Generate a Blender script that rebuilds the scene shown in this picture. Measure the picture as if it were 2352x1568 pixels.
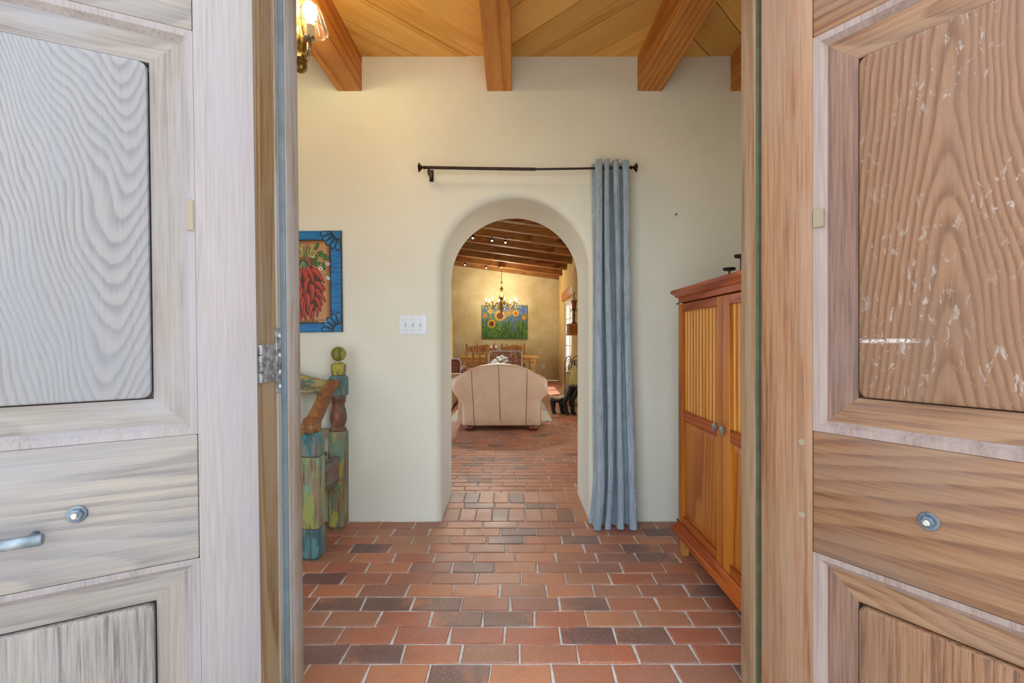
import bpy, bmesh, math, random
import numpy as np
from mathutils import Vector, Matrix
random.seed(7)
rng = np.random.default_rng(7)
PI = math.pi
for o in list(bpy.data.objects): bpy.data.objects.remove(o)
scene = bpy.context.scene
COL = scene.collection

# ---------------------------------------------------------------- camera, sky, sun, exposure
F = 1064.0; HZ = 778.0; CH = 1.10          # focal length in px, horizon row, camera height
cam_d = bpy.data.cameras.new('camera'); cam = bpy.data.objects.new('camera', cam_d); COL.objects.link(cam)
cam_d.sensor_fit = 'HORIZONTAL'; cam_d.sensor_width = 36.0; cam_d.lens = 36.0*F/2352.0
cam_d.shift_y = -(784.0-HZ)/2352.0
cam_d.clip_start = 0.02; cam_d.clip_end = 500
cam.location = (0, 0, CH); cam.rotation_euler = (PI/2, 0, 0)
scene.camera = cam
world = bpy.data.worlds.new('world'); scene.world = world; world.use_nodes = True
bg = world.node_tree.nodes['Background']
bg.inputs['Color'].default_value = (0.72, 0.86, 1.0, 1); bg.inputs['Strength'].default_value = 3.1
sun_d = bpy.data.lights.new('sun', 'SUN'); sun_d.energy = 11.0; sun_d.angle = math.radians(0.6); sun_d.color = (1, .95, .86)
sun = bpy.data.objects.new('sun', sun_d); COL.objects.link(sun)
sun.location = (20, 20, 20)
sun.rotation_euler = Vector((-.62, -.40, -.68)).to_track_quat('-Z', 'Y').to_euler()
vs = scene.view_settings
vs.view_transform = 'Standard'; vs.look = 'None'; vs.gamma = 1; vs.use_curve_mapping = False
vs.exposure = 0.32
LAMP_FOYER = 9.0; LAMP_FAR = 75.0; SPOT_FAR = 55.0

def wx(px, Y): return (px-1176.0)/F*Y
def wz(py, Y): return CH-(py-HZ)/F*Y

# ---------------------------------------------------------------- helpers
def L(c):
    out = []
    for v in c[:3]:
        v = v/255.0
        out.append(v/12.92 if v <= .04045 else ((v+.055)/1.055)**2.4)
    return (out[0], out[1], out[2], 1.0)

W = {}     # world position of objects that parent others
class MB:
    def __init__(s): s.v = []; s.f = []; s.bm = None
    def add(s, vs_, fs):
        n = len(s.v); s.v += [tuple(p) for p in vs_]; s.f += [tuple(i+n for i in f) for f in fs]; return s
    def box(s, lo, hi):
        x0, y0, z0 = lo; x1, y1, z1 = hi
        return s.add([(x0,y0,z0),(x1,y0,z0),(x1,y1,z0),(x0,y1,z0),(x0,y0,z1),(x1,y0,z1),(x1,y1,z1),(x0,y1,z1)],
                     [(0,3,2,1),(4,5,6,7),(0,1,5,4),(1,2,6,5),(2,3,7,6),(3,0,4,7)])
    def hexa(s, b, t):      # bottom quad, top quad
        return s.add(list(b)+list(t), [(0,3,2,1),(4,5,6,7),(0,1,5,4),(1,2,6,5),(2,3,7,6),(3,0,4,7)])
    def prism(s, poly, axis, a, b):
        n = len(poly)
        def P(p, h):
            return {'x': (h,p[0],p[1]), 'y': (p[0],h,p[1]), 'z': (p[0],p[1],h)}[axis]
        vv = [P(p, a) for p in poly]+[P(p, b) for p in poly]
        ff = [tuple(range(n-1,-1,-1)), tuple(range(n,2*n))]
        ff += [(i,(i+1)%n,(i+1)%n+n,i+n) for i in range(n)]
        return s.add(vv, ff)
    def lathe(s, prof, c=(0,0,0), axis='z', n=20, cap=True, sx=1, sy=1):
        vv = []; ff = []
        for r, h in prof:
            for k in range(n):
                a = 2*PI*k/n; u = r*math.cos(a)*sx; w = r*math.sin(a)*sy
                p = {'z': (u,w,h), 'x': (h,u,w), 'y': (u,h,w)}[axis]
                vv.append((c[0]+p[0], c[1]+p[1], c[2]+p[2]))
        m = len(prof)
        for i in range(m-1):
            for k in range(n):
                ff.append((i*n+k, i*n+(k+1)%n, (i+1)*n+(k+1)%n, (i+1)*n+k))
        if cap:
            ff.append(tuple(range(n-1,-1,-1))); ff.append(tuple((m-1)*n+k for k in range(n)))
        return s.add(vv, ff)
    def tube(s, pts, r, n=8, closed=False):
        pts = [Vector(p) for p in pts]; m = len(pts)
        rr = r if isinstance(r, (list, tuple)) else [r]*m
        vv = []; ff = []; ref = None
        for i, p in enumerate(pts):
            a = pts[(i-1) % m] if (closed or i > 0) else p
            b = pts[(i+1) % m] if (closed or i < m-1) else p
            t = (b-a).normalized()
            if ref is None:
                ref = t.orthogonal().normalized()
            else:
                ref = (ref-t*ref.dot(t))
                ref = ref.normalized() if ref.length > 1e-6 else t.orthogonal().normalized()
            q = t.cross(ref)
            for k in range(n):
                an = 2*PI*k/n
                vv.append(p+ref*(rr[i]*math.cos(an))+q*(rr[i]*math.sin(an)))
        for i in range(m if closed else m-1):
            j = (i+1) % m
            for k in range(n):
                ff.append((i*n+k, i*n+(k+1)%n, j*n+(k+1)%n, j*n+k))
        if not closed:
            ff.append(tuple(range(n-1,-1,-1))); ff.append(tuple((m-1)*n+k for k in range(n)))
        return s.add(vv, ff)
    def ball(s, c, r, n=12, sx=1, sy=1, sz=1):
        prof = []
        m = max(5, n//2)
        for i in range(m+1):
            a = -PI/2+PI*i/m
            prof.append((max(r*math.cos(a), r*.02), r*math.sin(a)*sz))
        return s.lathe(prof, c, 'z', n, True, sx, sy)
    def grid(s, fn, nu, nv):
        vv = [fn(i/(nu-1), j/(nv-1)) for j in range(nv) for i in range(nu)]
        ff = [(j*nu+i, j*nu+i+1, (j+1)*nu+i+1, (j+1)*nu+i) for j in range(nv-1) for i in range(nu-1)]
        return s.add(vv, ff)
    def mesh(s, name, bevel=0, seg=2, smooth=None, sub=0):
        me = bpy.data.meshes.new(name)
        me.from_pydata(s.v, [], s.f)
        bm = bmesh.new(); bm.from_mesh(me)
        bmesh.ops.recalc_face_normals(bm, faces=bm.faces)
        if bevel:
            es = [e for e in bm.edges if len(e.link_faces) == 2 and e.calc_face_angle(0) > .6]
            bmesh.ops.bevel(bm, geom=es, offset=bevel, segments=seg, profile=.5, affect='EDGES', clamp_overlap=True)
        bm.to_mesh(me); bm.free()
        if smooth is None: smooth = 40
        if smooth:
            me.polygons.foreach_set('use_smooth', [True]*len(me.polygons))
            me.set_sharp_from_angle(angle=math.radians(smooth))
        return me
    # local-space build: vertices are in the object's own frame, loc in the parent's frame
    def build(s, name, mat, parent=None, loc=(0,0,0), **kw):
        o = bpy.data.objects.new(name, s.mesh(name, **kw)); COL.objects.link(o)
        o.location = loc
        if parent is not None: o.parent = parent
        if mat: o.data.materials.append(mat)
        W[o] = Vector(loc)+(W.get(parent, Vector()) if parent is not None else Vector())
        return o
    # world-space build: vertices are world coordinates, origin goes to the bottom centre
    def buildw(s, name, mat, parent=None, **kw):
        xs = [p[0] for p in s.v]; ys = [p[1] for p in s.v]; zs = [p[2] for p in s.v]
        og = Vector(((min(xs)+max(xs))/2, (min(ys)+max(ys))/2, min(zs)))
        s.v = [(p[0]-og.x, p[1]-og.y, p[2]-og.z) for p in s.v]
        loc = og-(W[parent] if parent is not None else Vector())
        return s.build(name, mat, parent, loc, **kw)

def tag(o, label=None, cat=None, group=None, kind=None):
    if label: o['label'] = label
    if cat: o['category'] = cat
    if group: o['group'] = group
    if kind: o['kind'] = kind
    return o
def empty(name, loc=(0,0,0), label=None, cat=None, group=None, kind=None, rot=(0,0,0)):
    o = bpy.data.objects.new(name, None); COL.objects.link(o); o.location = loc; o.rotation_euler = rot
    o.empty_display_size = .1
    W[o] = Vector(loc); tag(o, label, cat, group, kind); return o
def link(name, me, parent, loc, rot=(0,0,0)):
    o = bpy.data.objects.new(name, me); COL.objects.link(o); o.parent = parent; o.location = loc; o.rotation_euler = rot
    return o

# ---------------------------------------------------------------- material helpers
def newmat(name):
    m = bpy.data.materials.new(name); m.use_nodes = True
    nt = m.node_tree; b = nt.nodes['Principled BSDF']
    return m, nt, b
def nd(nt, t, **kw):
    n = nt.nodes.new(t)
    for k, v in kw.items():
        if k.startswith('i_'):
            n.inputs[int(k[2:])].default_value = v
        else: setattr(n, k, v)
    return n
def math_n(nt, op, a, b=None, c=None):
    n = nt.nodes.new('ShaderNodeMath'); n.operation = op
    for i, x in enumerate((a, b, c)):
        if x is None: continue
        if isinstance(x, (int, float)): n.inputs[i].default_value = x
        else: nt.links.new(x, n.inputs[i])
    return n.outputs[0]
def mix_n(nt, fac, a, b, mode='MIX'):
    n = nt.nodes.new('ShaderNodeMix'); n.data_type = 'RGBA'; n.blend_type = mode
    for sock, x in ((n.inputs[0], fac), (n.inputs[6], a), (n.inputs[7], b)):
        if isinstance(x, (int, float, tuple)): sock.default_value = x
        else: nt.links.new(x, sock)
    return n.outputs[2]
def ramp_n(nt, fac, stops):
    n = nt.nodes.new('ShaderNodeValToRGB'); e = n.color_ramp.elements
    while len(e) < len(stops): e.new(.5)
    for el, (p, c) in zip(e, stops): el.position = p; el.color = c
    nt.links.new(fac, n.inputs[0]); return n.outputs[0]
def coords(nt, scale=(1,1,1), jitter=True):
    tc = nt.nodes.new('ShaderNodeTexCoord'); out = tc.outputs['Object']
    if jitter:
        oi = nt.nodes.new('ShaderNodeObjectInfo')
        cm = nt.nodes.new('ShaderNodeCombineXYZ')
        for i, k in enumerate((7.3, 13.1, 19.7)):
            nt.links.new(math_n(nt, 'MULTIPLY', oi.outputs['Random'], k), cm.inputs[i])
        va = nt.nodes.new('ShaderNodeVectorMath'); va.operation = 'ADD'
        nt.links.new(out, va.inputs[0]); nt.links.new(cm.outputs[0], va.inputs[1]); out = va.outputs[0]
    if scale != (1,1,1):
        mp = nt.nodes.new('ShaderNodeMapping'); mp.inputs['Scale'].default_value = scale
        nt.links.new(out, mp.inputs['Vector']); out = mp.outputs[0]
    return out
def scaled(nt, vec, s):
    mp = nt.nodes.new('ShaderNodeMapping'); mp.inputs['Scale'].default_value = s
    nt.links.new(vec, mp.inputs['Vector']); return mp.outputs[0]
def noise(nt, vec, scale, detail=3, rough=.55, dist=0):
    n = nt.nodes.new('ShaderNodeTexNoise'); n.inputs['Scale'].default_value = scale
    n.inputs['Detail'].default_value = detail; n.inputs['Roughness'].default_value = rough
    n.inputs['Distortion'].default_value = dist
    if vec is not None: nt.links.new(vec, n.inputs['Vector'])
    return n.outputs['Fac']
def bump(nt, b, h, strength=.3, dist=.01):
    n = nt.nodes.new('ShaderNodeBump'); n.inputs['Strength'].default_value = strength; n.inputs['Distance'].default_value = dist
    nt.links.new(h, n.inputs['Height']); nt.links.new(n.outputs[0], b.inputs['Normal'])
def smooth01(nt, v, lo, hi):
    n = nt.nodes.new('ShaderNodeMapRange'); n.interpolation_type = 'SMOOTHSTEP'
    nt.links.new(v, n.inputs[0]); n.inputs[1].default_value = lo; n.inputs[2].default_value = hi
    return n.outputs[0]

def plain(name, c, rough=.6, metal=0, spec=.5):
    m, nt, b = newmat(name)
    b.inputs['Base Color'].default_value = L(c); b.inputs['Roughness'].default_value = rough; b.inputs['Metallic'].default_value = metal
    b.inputs['Specular IOR Level'].default_value = spec
    return m
def mottled(name, c1, c2, scale=4, rough=.7, metal=0, bmp=.15, detail=4, bscale=60, spec=.5, jitter=True):
    m, nt, b = newmat(name)
    v = coords(nt, jitter=jitter)
    f = noise(nt, v, scale, detail)
    c = ramp_n(nt, f, [(.32, L(c1)), (.68, L(c2))])
    nt.links.new(c, b.inputs['Base Color']); b.inputs['Roughness'].default_value = rough; b.inputs['Metallic'].default_value = metal
    b.inputs['Specular IOR Level'].default_value = spec
    if bmp: bump(nt, b, noise(nt, v, bscale, 3), bmp, .004)
    return m
def wood(name, dark, mid, light, axis='z', rings=9, wide=5.0, stretch=.14, fiber=.35, rough=.6, bmp=.25, blotch=None, bl_amt=.5,
         specks=None, knots=False, spec=.4, tone=.18):
    m, nt, b = newmat(name)
    v0 = coords(nt)
    st = {'x': (stretch,1,1), 'y': (1,stretch,1), 'z': (1,1,stretch)}[axis]
    fs = {'x': (.03,1,1), 'y': (1,.03,1), 'z': (1,1,.03)}[axis]
    v1 = scaled(nt, v0, st)
    n1 = noise(nt, v1, wide, 1.5, .4, .3)
    ph = math_n(nt, 'MULTIPLY_ADD', noise(nt, scaled(nt, v0, fs), 40, 2, .5), .5, math_n(nt, 'MULTIPLY', n1, rings*3.0))
    g = math_n(nt, 'FRACT', ph)
    g = math_n(nt, 'MULTIPLY', smooth01(nt, g, 0.0, .75), smooth01(nt, g, 1.0, .86))
    g = math_n(nt, 'MULTIPLY_ADD', g, .75, .125)
    fb = noise(nt, scaled(nt, v0, fs), 170, 3, .7)
    fb = smooth01(nt, fb, .25, .75)
    g2 = math_n(nt, 'ADD', math_n(nt, 'MULTIPLY', g, 1-fiber), math_n(nt, 'MULTIPLY', fb, fiber))
    c = ramp_n(nt, g2, [(.12, L(dark)), (.45, L(mid)), (.85, L(light))])
    oi = nt.nodes.new('ShaderNodeObjectInfo')
    if tone:
        hsv = nt.nodes.new('ShaderNodeHueSaturation')
        nt.links.new(c, hsv.inputs['Color'])
        nt.links.new(math_n(nt, 'MULTIPLY_ADD', oi.outputs['Random'], tone*2, 1-tone), hsv.inputs['Value'])
        c = hsv.outputs[0]
    if blotch:
        f = smooth01(nt, noise(nt, scaled(nt, v0, tuple(.35 if k < 1 else 1 for k in st)), 7, 4, .6), .42, .68)
        c = mix_n(nt, math_n(nt, 'MULTIPLY', f, bl_amt), c, L(blotch))
    if knots:
        vo = nt.nodes.new('ShaderNodeTexVoronoi'); vo.inputs['Scale'].default_value = 2.6
        ks = {'x': (.45,1,.3), 'y': (1,.45,.3), 'z': (1,.3,.45)}[axis]
        nt.links.new(scaled(nt, v0, ks), vo.inputs['Vector'])
        f = smooth01(nt, vo.outputs['Distance'], .085, .045)
        c = mix_n(nt, math_n(nt, 'MULTIPLY', f, .8), c, L((70,30,10)))
    if specks:
        sp = noise(nt, scaled(nt, v0, tuple(.4 if k < 1 else 1 for k in st)), 75, 4, .7, .8)
        big = smooth01(nt, noise(nt, v0, 5, 2), .42, .66)
        f = math_n(nt, 'MULTIPLY', smooth01(nt, sp, .56, .66), big)
        c = mix_n(nt, math_n(nt, 'MULTIPLY', f, specks[1]), c, L(specks[0]))
    nt.links.new(c, b.inputs['Base Color']); b.inputs['Roughness'].default_value = rough
    b.inputs['Specular IOR Level'].default_value = spec
    if bmp: bump(nt, b, g2, bmp, .0025)
    return m
def cathedral(name, dark, mid, light, x0, sign, blotch, specks=None, kz=46, kx=150, rough=.62, wa=.14):
    """flat-sawn board: nested V-shaped growth lines round x0"""
    m, nt, b = newmat(name)
    v = coords(nt, jitter=False)
    sx = nt.nodes.new('ShaderNodeSeparateXYZ'); nt.links.new(v, sx.inputs[0])
    wob = noise(nt, scaled(nt, v, (1,1,.35)), 5, 2, .5)
    wob2 = noise(nt, scaled(nt, v, (1,1,.25)), 26, 3, .6)
    dx = math_n(nt, 'ADD', math_n(nt, 'ADD', sx.outputs[0], -x0), math_n(nt, 'MULTIPLY_ADD', wob, wa, -wa/2))
    r = math_n(nt, 'POWER', math_n(nt, 'ADD', math_n(nt, 'MULTIPLY', dx, dx), .0007), .46)
    ph = math_n(nt, 'ADD', math_n(nt, 'MULTIPLY', sx.outputs[2], kz*sign), math_n(nt, 'MULTIPLY', r, kx))
    ph = math_n(nt, 'ADD', ph, math_n(nt, 'ADD', math_n(nt, 'MULTIPLY', wob, 9.0), math_n(nt, 'MULTIPLY', wob2, 1.6)))
    g = math_n(nt, 'FRACT', math_n(nt, 'MULTIPLY', ph, .62))
    g = math_n(nt, 'MULTIPLY', smooth01(nt, g, 0.0, .6), smooth01(nt, g, 1.0, .80))
    fb = smooth01(nt, noise(nt, scaled(nt, v, (1,1,.03)), 170, 3, .7), .25, .75)
    g2 = math_n(nt, 'ADD', math_n(nt, 'MULTIPLY', g, .62), math_n(nt, 'MULTIPLY', fb, .38))
    c = ramp_n(nt, g2, [(.10, L(dark)), (.45, L(mid)), (.85, L(light))])
    f = smooth01(nt, noise(nt, scaled(nt, v, (1,1,.35)), 7, 4, .6), .42, .68)
    c = mix_n(nt, math_n(nt, 'MULTIPLY', f, .5), c, L(blotch))
    if specks:
        sp = noise(nt, scaled(nt, v, (1,1,.4)), 75, 4, .7, .8)
        f = math_n(nt, 'MULTIPLY', smooth01(nt, sp, .56, .66), smooth01(nt, noise(nt, v, 5, 2), .40, .62))
        c = mix_n(nt, math_n(nt, 'MULTIPLY', f, specks[1]), c, L(specks[0]))
        # one long level scrape
        dz = math_n(nt, 'ABSOLUTE', math_n(nt, 'ADD', math_n(nt, 'ADD', sx.outputs[2], -1.096), math_n(nt, 'MULTIPLY_ADD', wob2, .006, -.003)))
        f = math_n(nt, 'MULTIPLY', smooth01(nt, dz, .0055, .002), math_n(nt, 'MULTIPLY', smooth01(nt, sx.outputs[0], .150, .165), smooth01(nt, sx.outputs[0], .305, .275)))
        f = math_n(nt, 'MULTIPLY', f, smooth01(nt, noise(nt, v, 190, 3, .7), .40, .55))
        c = mix_n(nt, math_n(nt, 'MULTIPLY', f, .85), c, L((186,180,174)))
    nt.links.new(c, b.inputs['Base Color']); b.inputs['Roughness'].default_value = rough; b.inputs['Specular IOR Level'].default_value = .4
    bump(nt, b, g2, .10, .0025)
    return m
def painted(name, layers, under, axis='z', rough=.65):
    """several worn coats of paint over bare wood"""
    m, nt, b = newmat(name)
    v = coords(nt)
    st = {'x': (.35,1,1), 'y': (1,.35,1), 'z': (1,1,.35)}[axis]
    v1 = scaled(nt, v, st)
    c = L(layers[0])
    col = None
    for i, lc in enumerate(layers[1:]):
        f = smooth01(nt, noise(nt, v1, 9+4*i, 4, .6), .47, .56)
        col = mix_n(nt, f, col if col is not None else c, L(lc))
        sh = nt.nodes.new('ShaderNodeVectorMath'); sh.operation = 'ADD'; sh.inputs[1].default_value = (3.1*i+1.7, 5.3, 2.2)
        nt.links.new(v1, sh.inputs[0]); v1 = sh.outputs[0]
    fs = {'x': (.08,1,1), 'y': (1,.08,1), 'z': (1,1,.08)}[axis]
    wear = noise(nt, scaled(nt, v, fs), 45, 5, .7)
    f = smooth01(nt, wear, .53, .61)
    col = mix_n(nt, math_n(nt, 'MULTIPLY', f, .85), col if col is not None else c, L(under))
    nt.links.new(col, b.inputs['Base Color']); b.inputs['Roughness'].default_value = rough
    bump(nt, b, wear, .35, .004)
    return m
def emit(name, c, s):
    m, nt, b = newmat(name)
    b.inputs['Base Color'].default_value = L(c); b.inputs['Emission Color'].default_value = L(c); b.inputs['Emission Strength'].default_value = s
    return m
def glass(name, c=(1,1,1,1), gl=.12, rough=.05):
    m = bpy.data.materials.new(name); m.use_nodes = True; nt = m.node_tree
    nt.nodes.clear()
    t = nt.nodes.new('ShaderNodeBsdfTransparent'); t.inputs[0].default_value = c
    g = nt.nodes.new('ShaderNodeBsdfGlossy'); g.inputs['Roughness'].default_value = rough
    mx = nt.nodes.new('ShaderNodeMixShader'); mx.inputs[0].default_value = gl
    o = nt.nodes.new('ShaderNodeOutputMaterial')
    nt.links.new(t.outputs[0], mx.inputs[1]); nt.links.new(g.outputs[0], mx.inputs[2]); nt.links.new(mx.outputs[0], o.inputs[0])
    return m

# ---------------------------------------------------------------- materials
M = {}
def plaster(name, c1, c2, scale, bscale=25, rough=.85):
    m, nt, b = newmat(name)
    v = coords(nt, jitter=False)
    f = noise(nt, v, scale, 5, .6, .4)
    nt.links.new(ramp_n(nt, f, [(.3, L(c1)), (.7, L(c2))]), b.inputs['Base Color'])
    b.inputs['Roughness'].default_value = rough; b.inputs['Specular IOR Level'].default_value = .25
    bump(nt, b, noise(nt, v, bscale, 4), .08, .006)
    return m
M['wall'] = plaster('cream_plaster', (224,220,202), (232,229,212), 1.5)
M['wall_far'] = plaster('ochre_plaster', (170,153,104), (214,201,160), 1.1)
M['wall_side'] = plaster('yellow_ochre_plaster', (196,164,96), (214,186,124), 1.2)
M['stucco'] = plaster('adobe_stucco', (188,160,130), (200,174,146), 3)
M['door_l_z'] = wood('grey_door_wood_upright', (101,95,95), (121,113,112), (133,124,119), 'z', 13, 2.2, .17, .5, .62, .2, (117,117,122), .6, tone=.03)  # left leaf woods, greyer and cooler than those of the right leaf
M['door_l_x'] = wood('grey_door_wood_level', (104,95,90), (124,113,106), (139,127,115), 'x', 10, 2.4, .12, .5, .62, .2, (122,117,119), .5, tone=.03)
M['door_l_st'] = wood('grey_stile_wood', (115,104,102), (130,118,114), (138,126,122), 'z', 5, 1.6, .08, .65, .62, .12, (131,122,126), .6, tone=.03)
M['door_r_z'] = wood('brown_door_wood_upright', (84,54,34), (112,77,51), (125,91,67), 'z', 15, 2.2, .10, .4, .6, .25, (108,81,65), .45, ((148,136,129), .7), tone=.03)
M['door_r_x'] = wood('brown_door_wood_level', (87,54,34), (118,78,50), (131,95,67), 'x', 12, 2.4, .14, .45, .6, .2, (112,90,76), .5, tone=.03)
M['door_r_st'] = wood('brown_stile_wood', (102,64,38), (129,86,55), (140,102,74), 'z', 6, 2.0, .03, .65, .6, .15, (129,104,85), .5, tone=.03)
M['panel_l'] = cathedral('grey_panel_wood', (106,101,101), (119,113,113), (129,122,119), .25, -1, (117,117,122), None, 40, 120)
M['panel_r'] = cathedral('brown_panel_wood', (93,60,38), (112,75,49), (125,89,64), .335, 1, (104,77,60), ((148,136,128), .75), 13, 120, .62, .05)
M['panel_l2'] = wood('streaky_grey_wood', (86,76,70), (121,110,103), (135,124,113), 'z', 4, 3, .05, .85, .62, .35, (119,117,121), .4, tone=.02)
M['panel_r2'] = wood('streaky_brown_wood', (82,51,32), (118,78,51), (131,95,67), 'z', 4, 3, .05, .85, .62, .35, (114,87,68), .4, tone=.02)
M['mould_l_z'] = wood('tan_moulding_upright', (100,88,80), (121,108,99), (132,119,110), 'z', 6, 2, .06, .6, .62, .12, (132,126,126), .5, tone=.04)
M['mould_l_x'] = wood('tan_moulding_level', (100,88,82), (120,109,101), (132,121,112), 'x', 8, 3, .2, .55, .62, .12, (128,126,132), .55, tone=.04)
M['mould_r_z'] = wood('dark_moulding_upright', (82,56,44), (108,76,60), (124,94,76), 'z', 6, 2.4, .04, .6, .62, .15, (112,90,82), .5, tone=.04)
M['mould_r_x'] = wood('dark_moulding_level', (92,60,40), (124,86,58), (138,104,76), 'x', 10, 3, .2, .5, .62, .15, (120,96,80), .4, tone=.04)
M['bead_r'] = wood('pinkish_bead_wood', (115,94,85), (131,110,101), (140,121,113), 'z', 4, 3, .04, .6, .62, .1, tone=.02)
M['jamb_worn'] = wood('worn_jamb_wood', (113,90,65), (140,121,101), (157,146,137), 'z', 4, 5, .05, .55, .65, .2, (155,148,146), .7, tone=.05)
M['jamb_rabbet'] = wood('golden_jamb_wood', (101,74,43), (135,103,67), (153,128,94), 'z', 4, 6, .04, .5, .65, .2, (135,119,101), .6, tone=.03)
M['jamb_brown'] = wood('brown_jamb_wood', (119,88,63), (144,112,83), (162,133,106), 'z', 4, 5, .04, .55, .6, .15, tone=.05)
M['weather_l'] = mottled('blue_grey_seal', (92,102,108), (106,116,122), 20, .7)
M['weather_r'] = mottled('olive_seal', (74,74,52), (92,92,68), 20, .7)
M['pale_wood'] = plain('pale_patch_wood', (131,115,92), .6)
M['iron'] = mottled('aged_iron', (72,78,88), (120,128,138), 30, .45, .7, .1)
M['steel'] = mottled('worn_steel', (96,102,108), (140,146,150), 40, .42, .6, .1)
M['hinge'] = mottled('paint_flecked_steel', (96,94,92), (176,176,176), 70, .5, .5, .25, 3, 140)
M['screw'] = mottled('white_flecked_screw', (190,190,192), (214,214,216), 90, .5, .3)
M['black'] = mottled('black_iron', (16,15,15), (30,27,26), 40, .45, .3)
M['rod'] = mottled('bronze_rod', (50,36,32), (66,50,44), 30, .35, .6, .05)
M['plank'] = wood('ceiling_pine', (206,142,58), (230,170,80), (238,186,102), 'x', 3, 2.0, .10, .4, .45, .06, (224,164,84), .35, knots=True, tone=.16)
M['beam'] = wood('beam_pine', (158,86,26), (200,124,48), (216,146,66), 'y', 7, 2.6, .05, .4, .5, .2, (178,100,34), .4, knots=True, tone=.06)
M['beam_far'] = wood('rough_beam_wood', (92,46,20), (140,84,38), (176,128,70), 'x', 5, 5, .10, .5, .6, .3, (150,118,66), .7, knots=True, tone=.25)
M['board_far'] = wood('rough_board_wood', (120,62,24), (164,96,40), (190,130,66), 'y', 5, 4, .1, .45, .6, .2, (140,96,50), .5, tone=.2)
M['armoire_z'] = wood('honey_wood_upright', (140,70,14), (180,104,28), (198,126,44), 'z', 5, 2.4, .08, .35, .32, .06, (160,80,14), .3, tone=.08)
M['armoire_y'] = wood('honey_wood_level', (126,52,10), (160,74,18), (178,92,28), 'y', 7, 3, .08, .35, .32, .06, tone=.06)
M['armoire_slat'] = wood('slat_highlight_wood', (190,126,50), (206,146,70), (216,164,92), 'z', 3, 3, .04, .4, .35, .05, tone=.12)  # pale tone paints in the highlight lines of the slats; legs share it
M['knob'] = mottled('pewter', (150,152,144), (186,188,184), 30, .3, .8)
M['brass'] = mottled('antique_brass', (150,132,92), (196,184,150), 20, .28, .9, .03)
M['brass_dark'] = mottled('dark_brass', (96,76,36), (150,124,66), 20, .35, .8, .05)
M['sleeve'] = plain('cream_candle_sleeve', (232,220,190), .5)
M['bulb'] = emit('lit_bulb', (255,240,205), 5)
M['flame'] = emit('lit_candle_bulb', (255,240,205), 16)
M['spot'] = emit('lit_spot_lens', (255,246,225), 6)
M['shade_glass'] = glass('ribbed_glass', (.95,.94,.91,1), .10, .25)
M['pane'] = glass('window_glass', (.97,.98,1,1), .06, .02)
M['crystal'] = glass('crystal', (.95,.96,.97,1), .45, .05)
M['white_paint'] = plain('white_paint', (226,226,220), .5)
M['plastic'] = plain('white_plate', (226,232,236), .35)
M['plate_slot'] = plain('plate_grey', (176,184,190), .5)
M['green_paint'] = painted('worn_green_paint', [(136,158,110),(166,172,92),(128,166,144),(156,134,104)], (116,90,62))
M['yellow_paint'] = painted('worn_yellow_green_paint', [(150,148,90),(176,164,60),(140,116,84),(110,130,104)], (116,88,60))
M['blue_paint'] = painted('worn_turquoise_paint', [(70,124,132),(96,148,148),(60,104,112),(122,130,116)], (110,100,84))
M['red_paint'] = painted('worn_red_paint', [(128,70,46),(112,76,54),(150,100,72),(98,100,80)], (92,58,36))
M['ochre_paint'] = painted('worn_ochre_paint', [(150,104,56),(164,120,72),(132,82,46)], (112,74,42), 'y')
M['lime_paint'] = painted('worn_lime_paint', [(140,150,40),(160,160,60),(120,130,44),(170,120,90)], (96,80,40))
M['rail_paint'] = painted('worn_multicolour_paint', [(150,116,62),(132,72,44),(70,112,104),(176,158,92)], (120,86,54), 'x')
M['side_paint'] = painted('worn_brown_grey_paint', [(112,74,58),(132,96,80),(120,112,110)], (86,56,42), 'y')
M['frame_blue'] = mottled('frame_edge_paint', (28,56,74), (40,72,92), 12, .6)
M['leather_tan'] = mottled('tan_leather', (208,174,142), (218,188,158), 5, .42, 0, .12, 4, 120)
M['leather_seam'] = plain('dark_seam_leather', (120,88,66), .5)
M['leather_brown'] = mottled('brown_leather', (112,52,26), (140,72,38), 4, .35, 0, .1, 4, 120)
M['leather_edge'] = plain('pale_piping', (222,216,222), .5)
M['bun'] = mottled('dark_bun_wood', (92,40,22), (120,58,34), 6, .25)
M['table'] = wood('pine_table_wood', (140,92,38), (188,138,72), (212,170,104), 'x', 5, 4, .1, .4, .45, .1, tone=.08)
M['chair'] = wood('pine_chair_wood', (124,74,24), (164,108,46), (190,138,74), 'z', 5, 4, .1, .4, .45, .1, tone=.12)
M['lintel'] = wood('orange_lintel_wood', (150,80,16), (184,104,28), (200,124,44), 'y', 6, 4, .1, .4, .5, .1, tone=.05)
M['broom'] = wood('straw_bristle', (170,150,80), (206,188,118), (222,208,150), 'z', 10, 14, .03, .7, .8, .4, tone=.05)
M['terracotta'] = mottled('red_brown_clay', (120,48,20), (146,64,30), 10, .5)
M['dark_wood'] = mottled('dark_turned_wood', (46,24,16), (70,38,24), 12, .4)
M['seat_tan'] = mottled('tan_seat', (176,160,122), (196,182,148), 12, .6)
M['black_leather'] = mottled('black_leather', (14,14,18), (28,28,34), 20, .28)
M['petal'] = plain('white_petal', (236,240,240), .6)
M['leaf'] = plain('dark_green_leaf', (54,84,58), .6)
M['candle'] = plain('white_wax', (240,240,244), .5)
M['ground'] = mottled('pale_gravel', (176,162,140), (196,184,164), 6, .9, 0, .3)
M['porch'] = mottled('bounce_concrete', (196,190,180), (210,205,196), 3, .8)  # coloured pale so the porch bounces daylight into the hall
M['sill'] = wood('sill_wood', (110,78,52), (140,104,74), (160,126,96), 'x', 5, 4, .1, .4, .6, .15)
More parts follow.
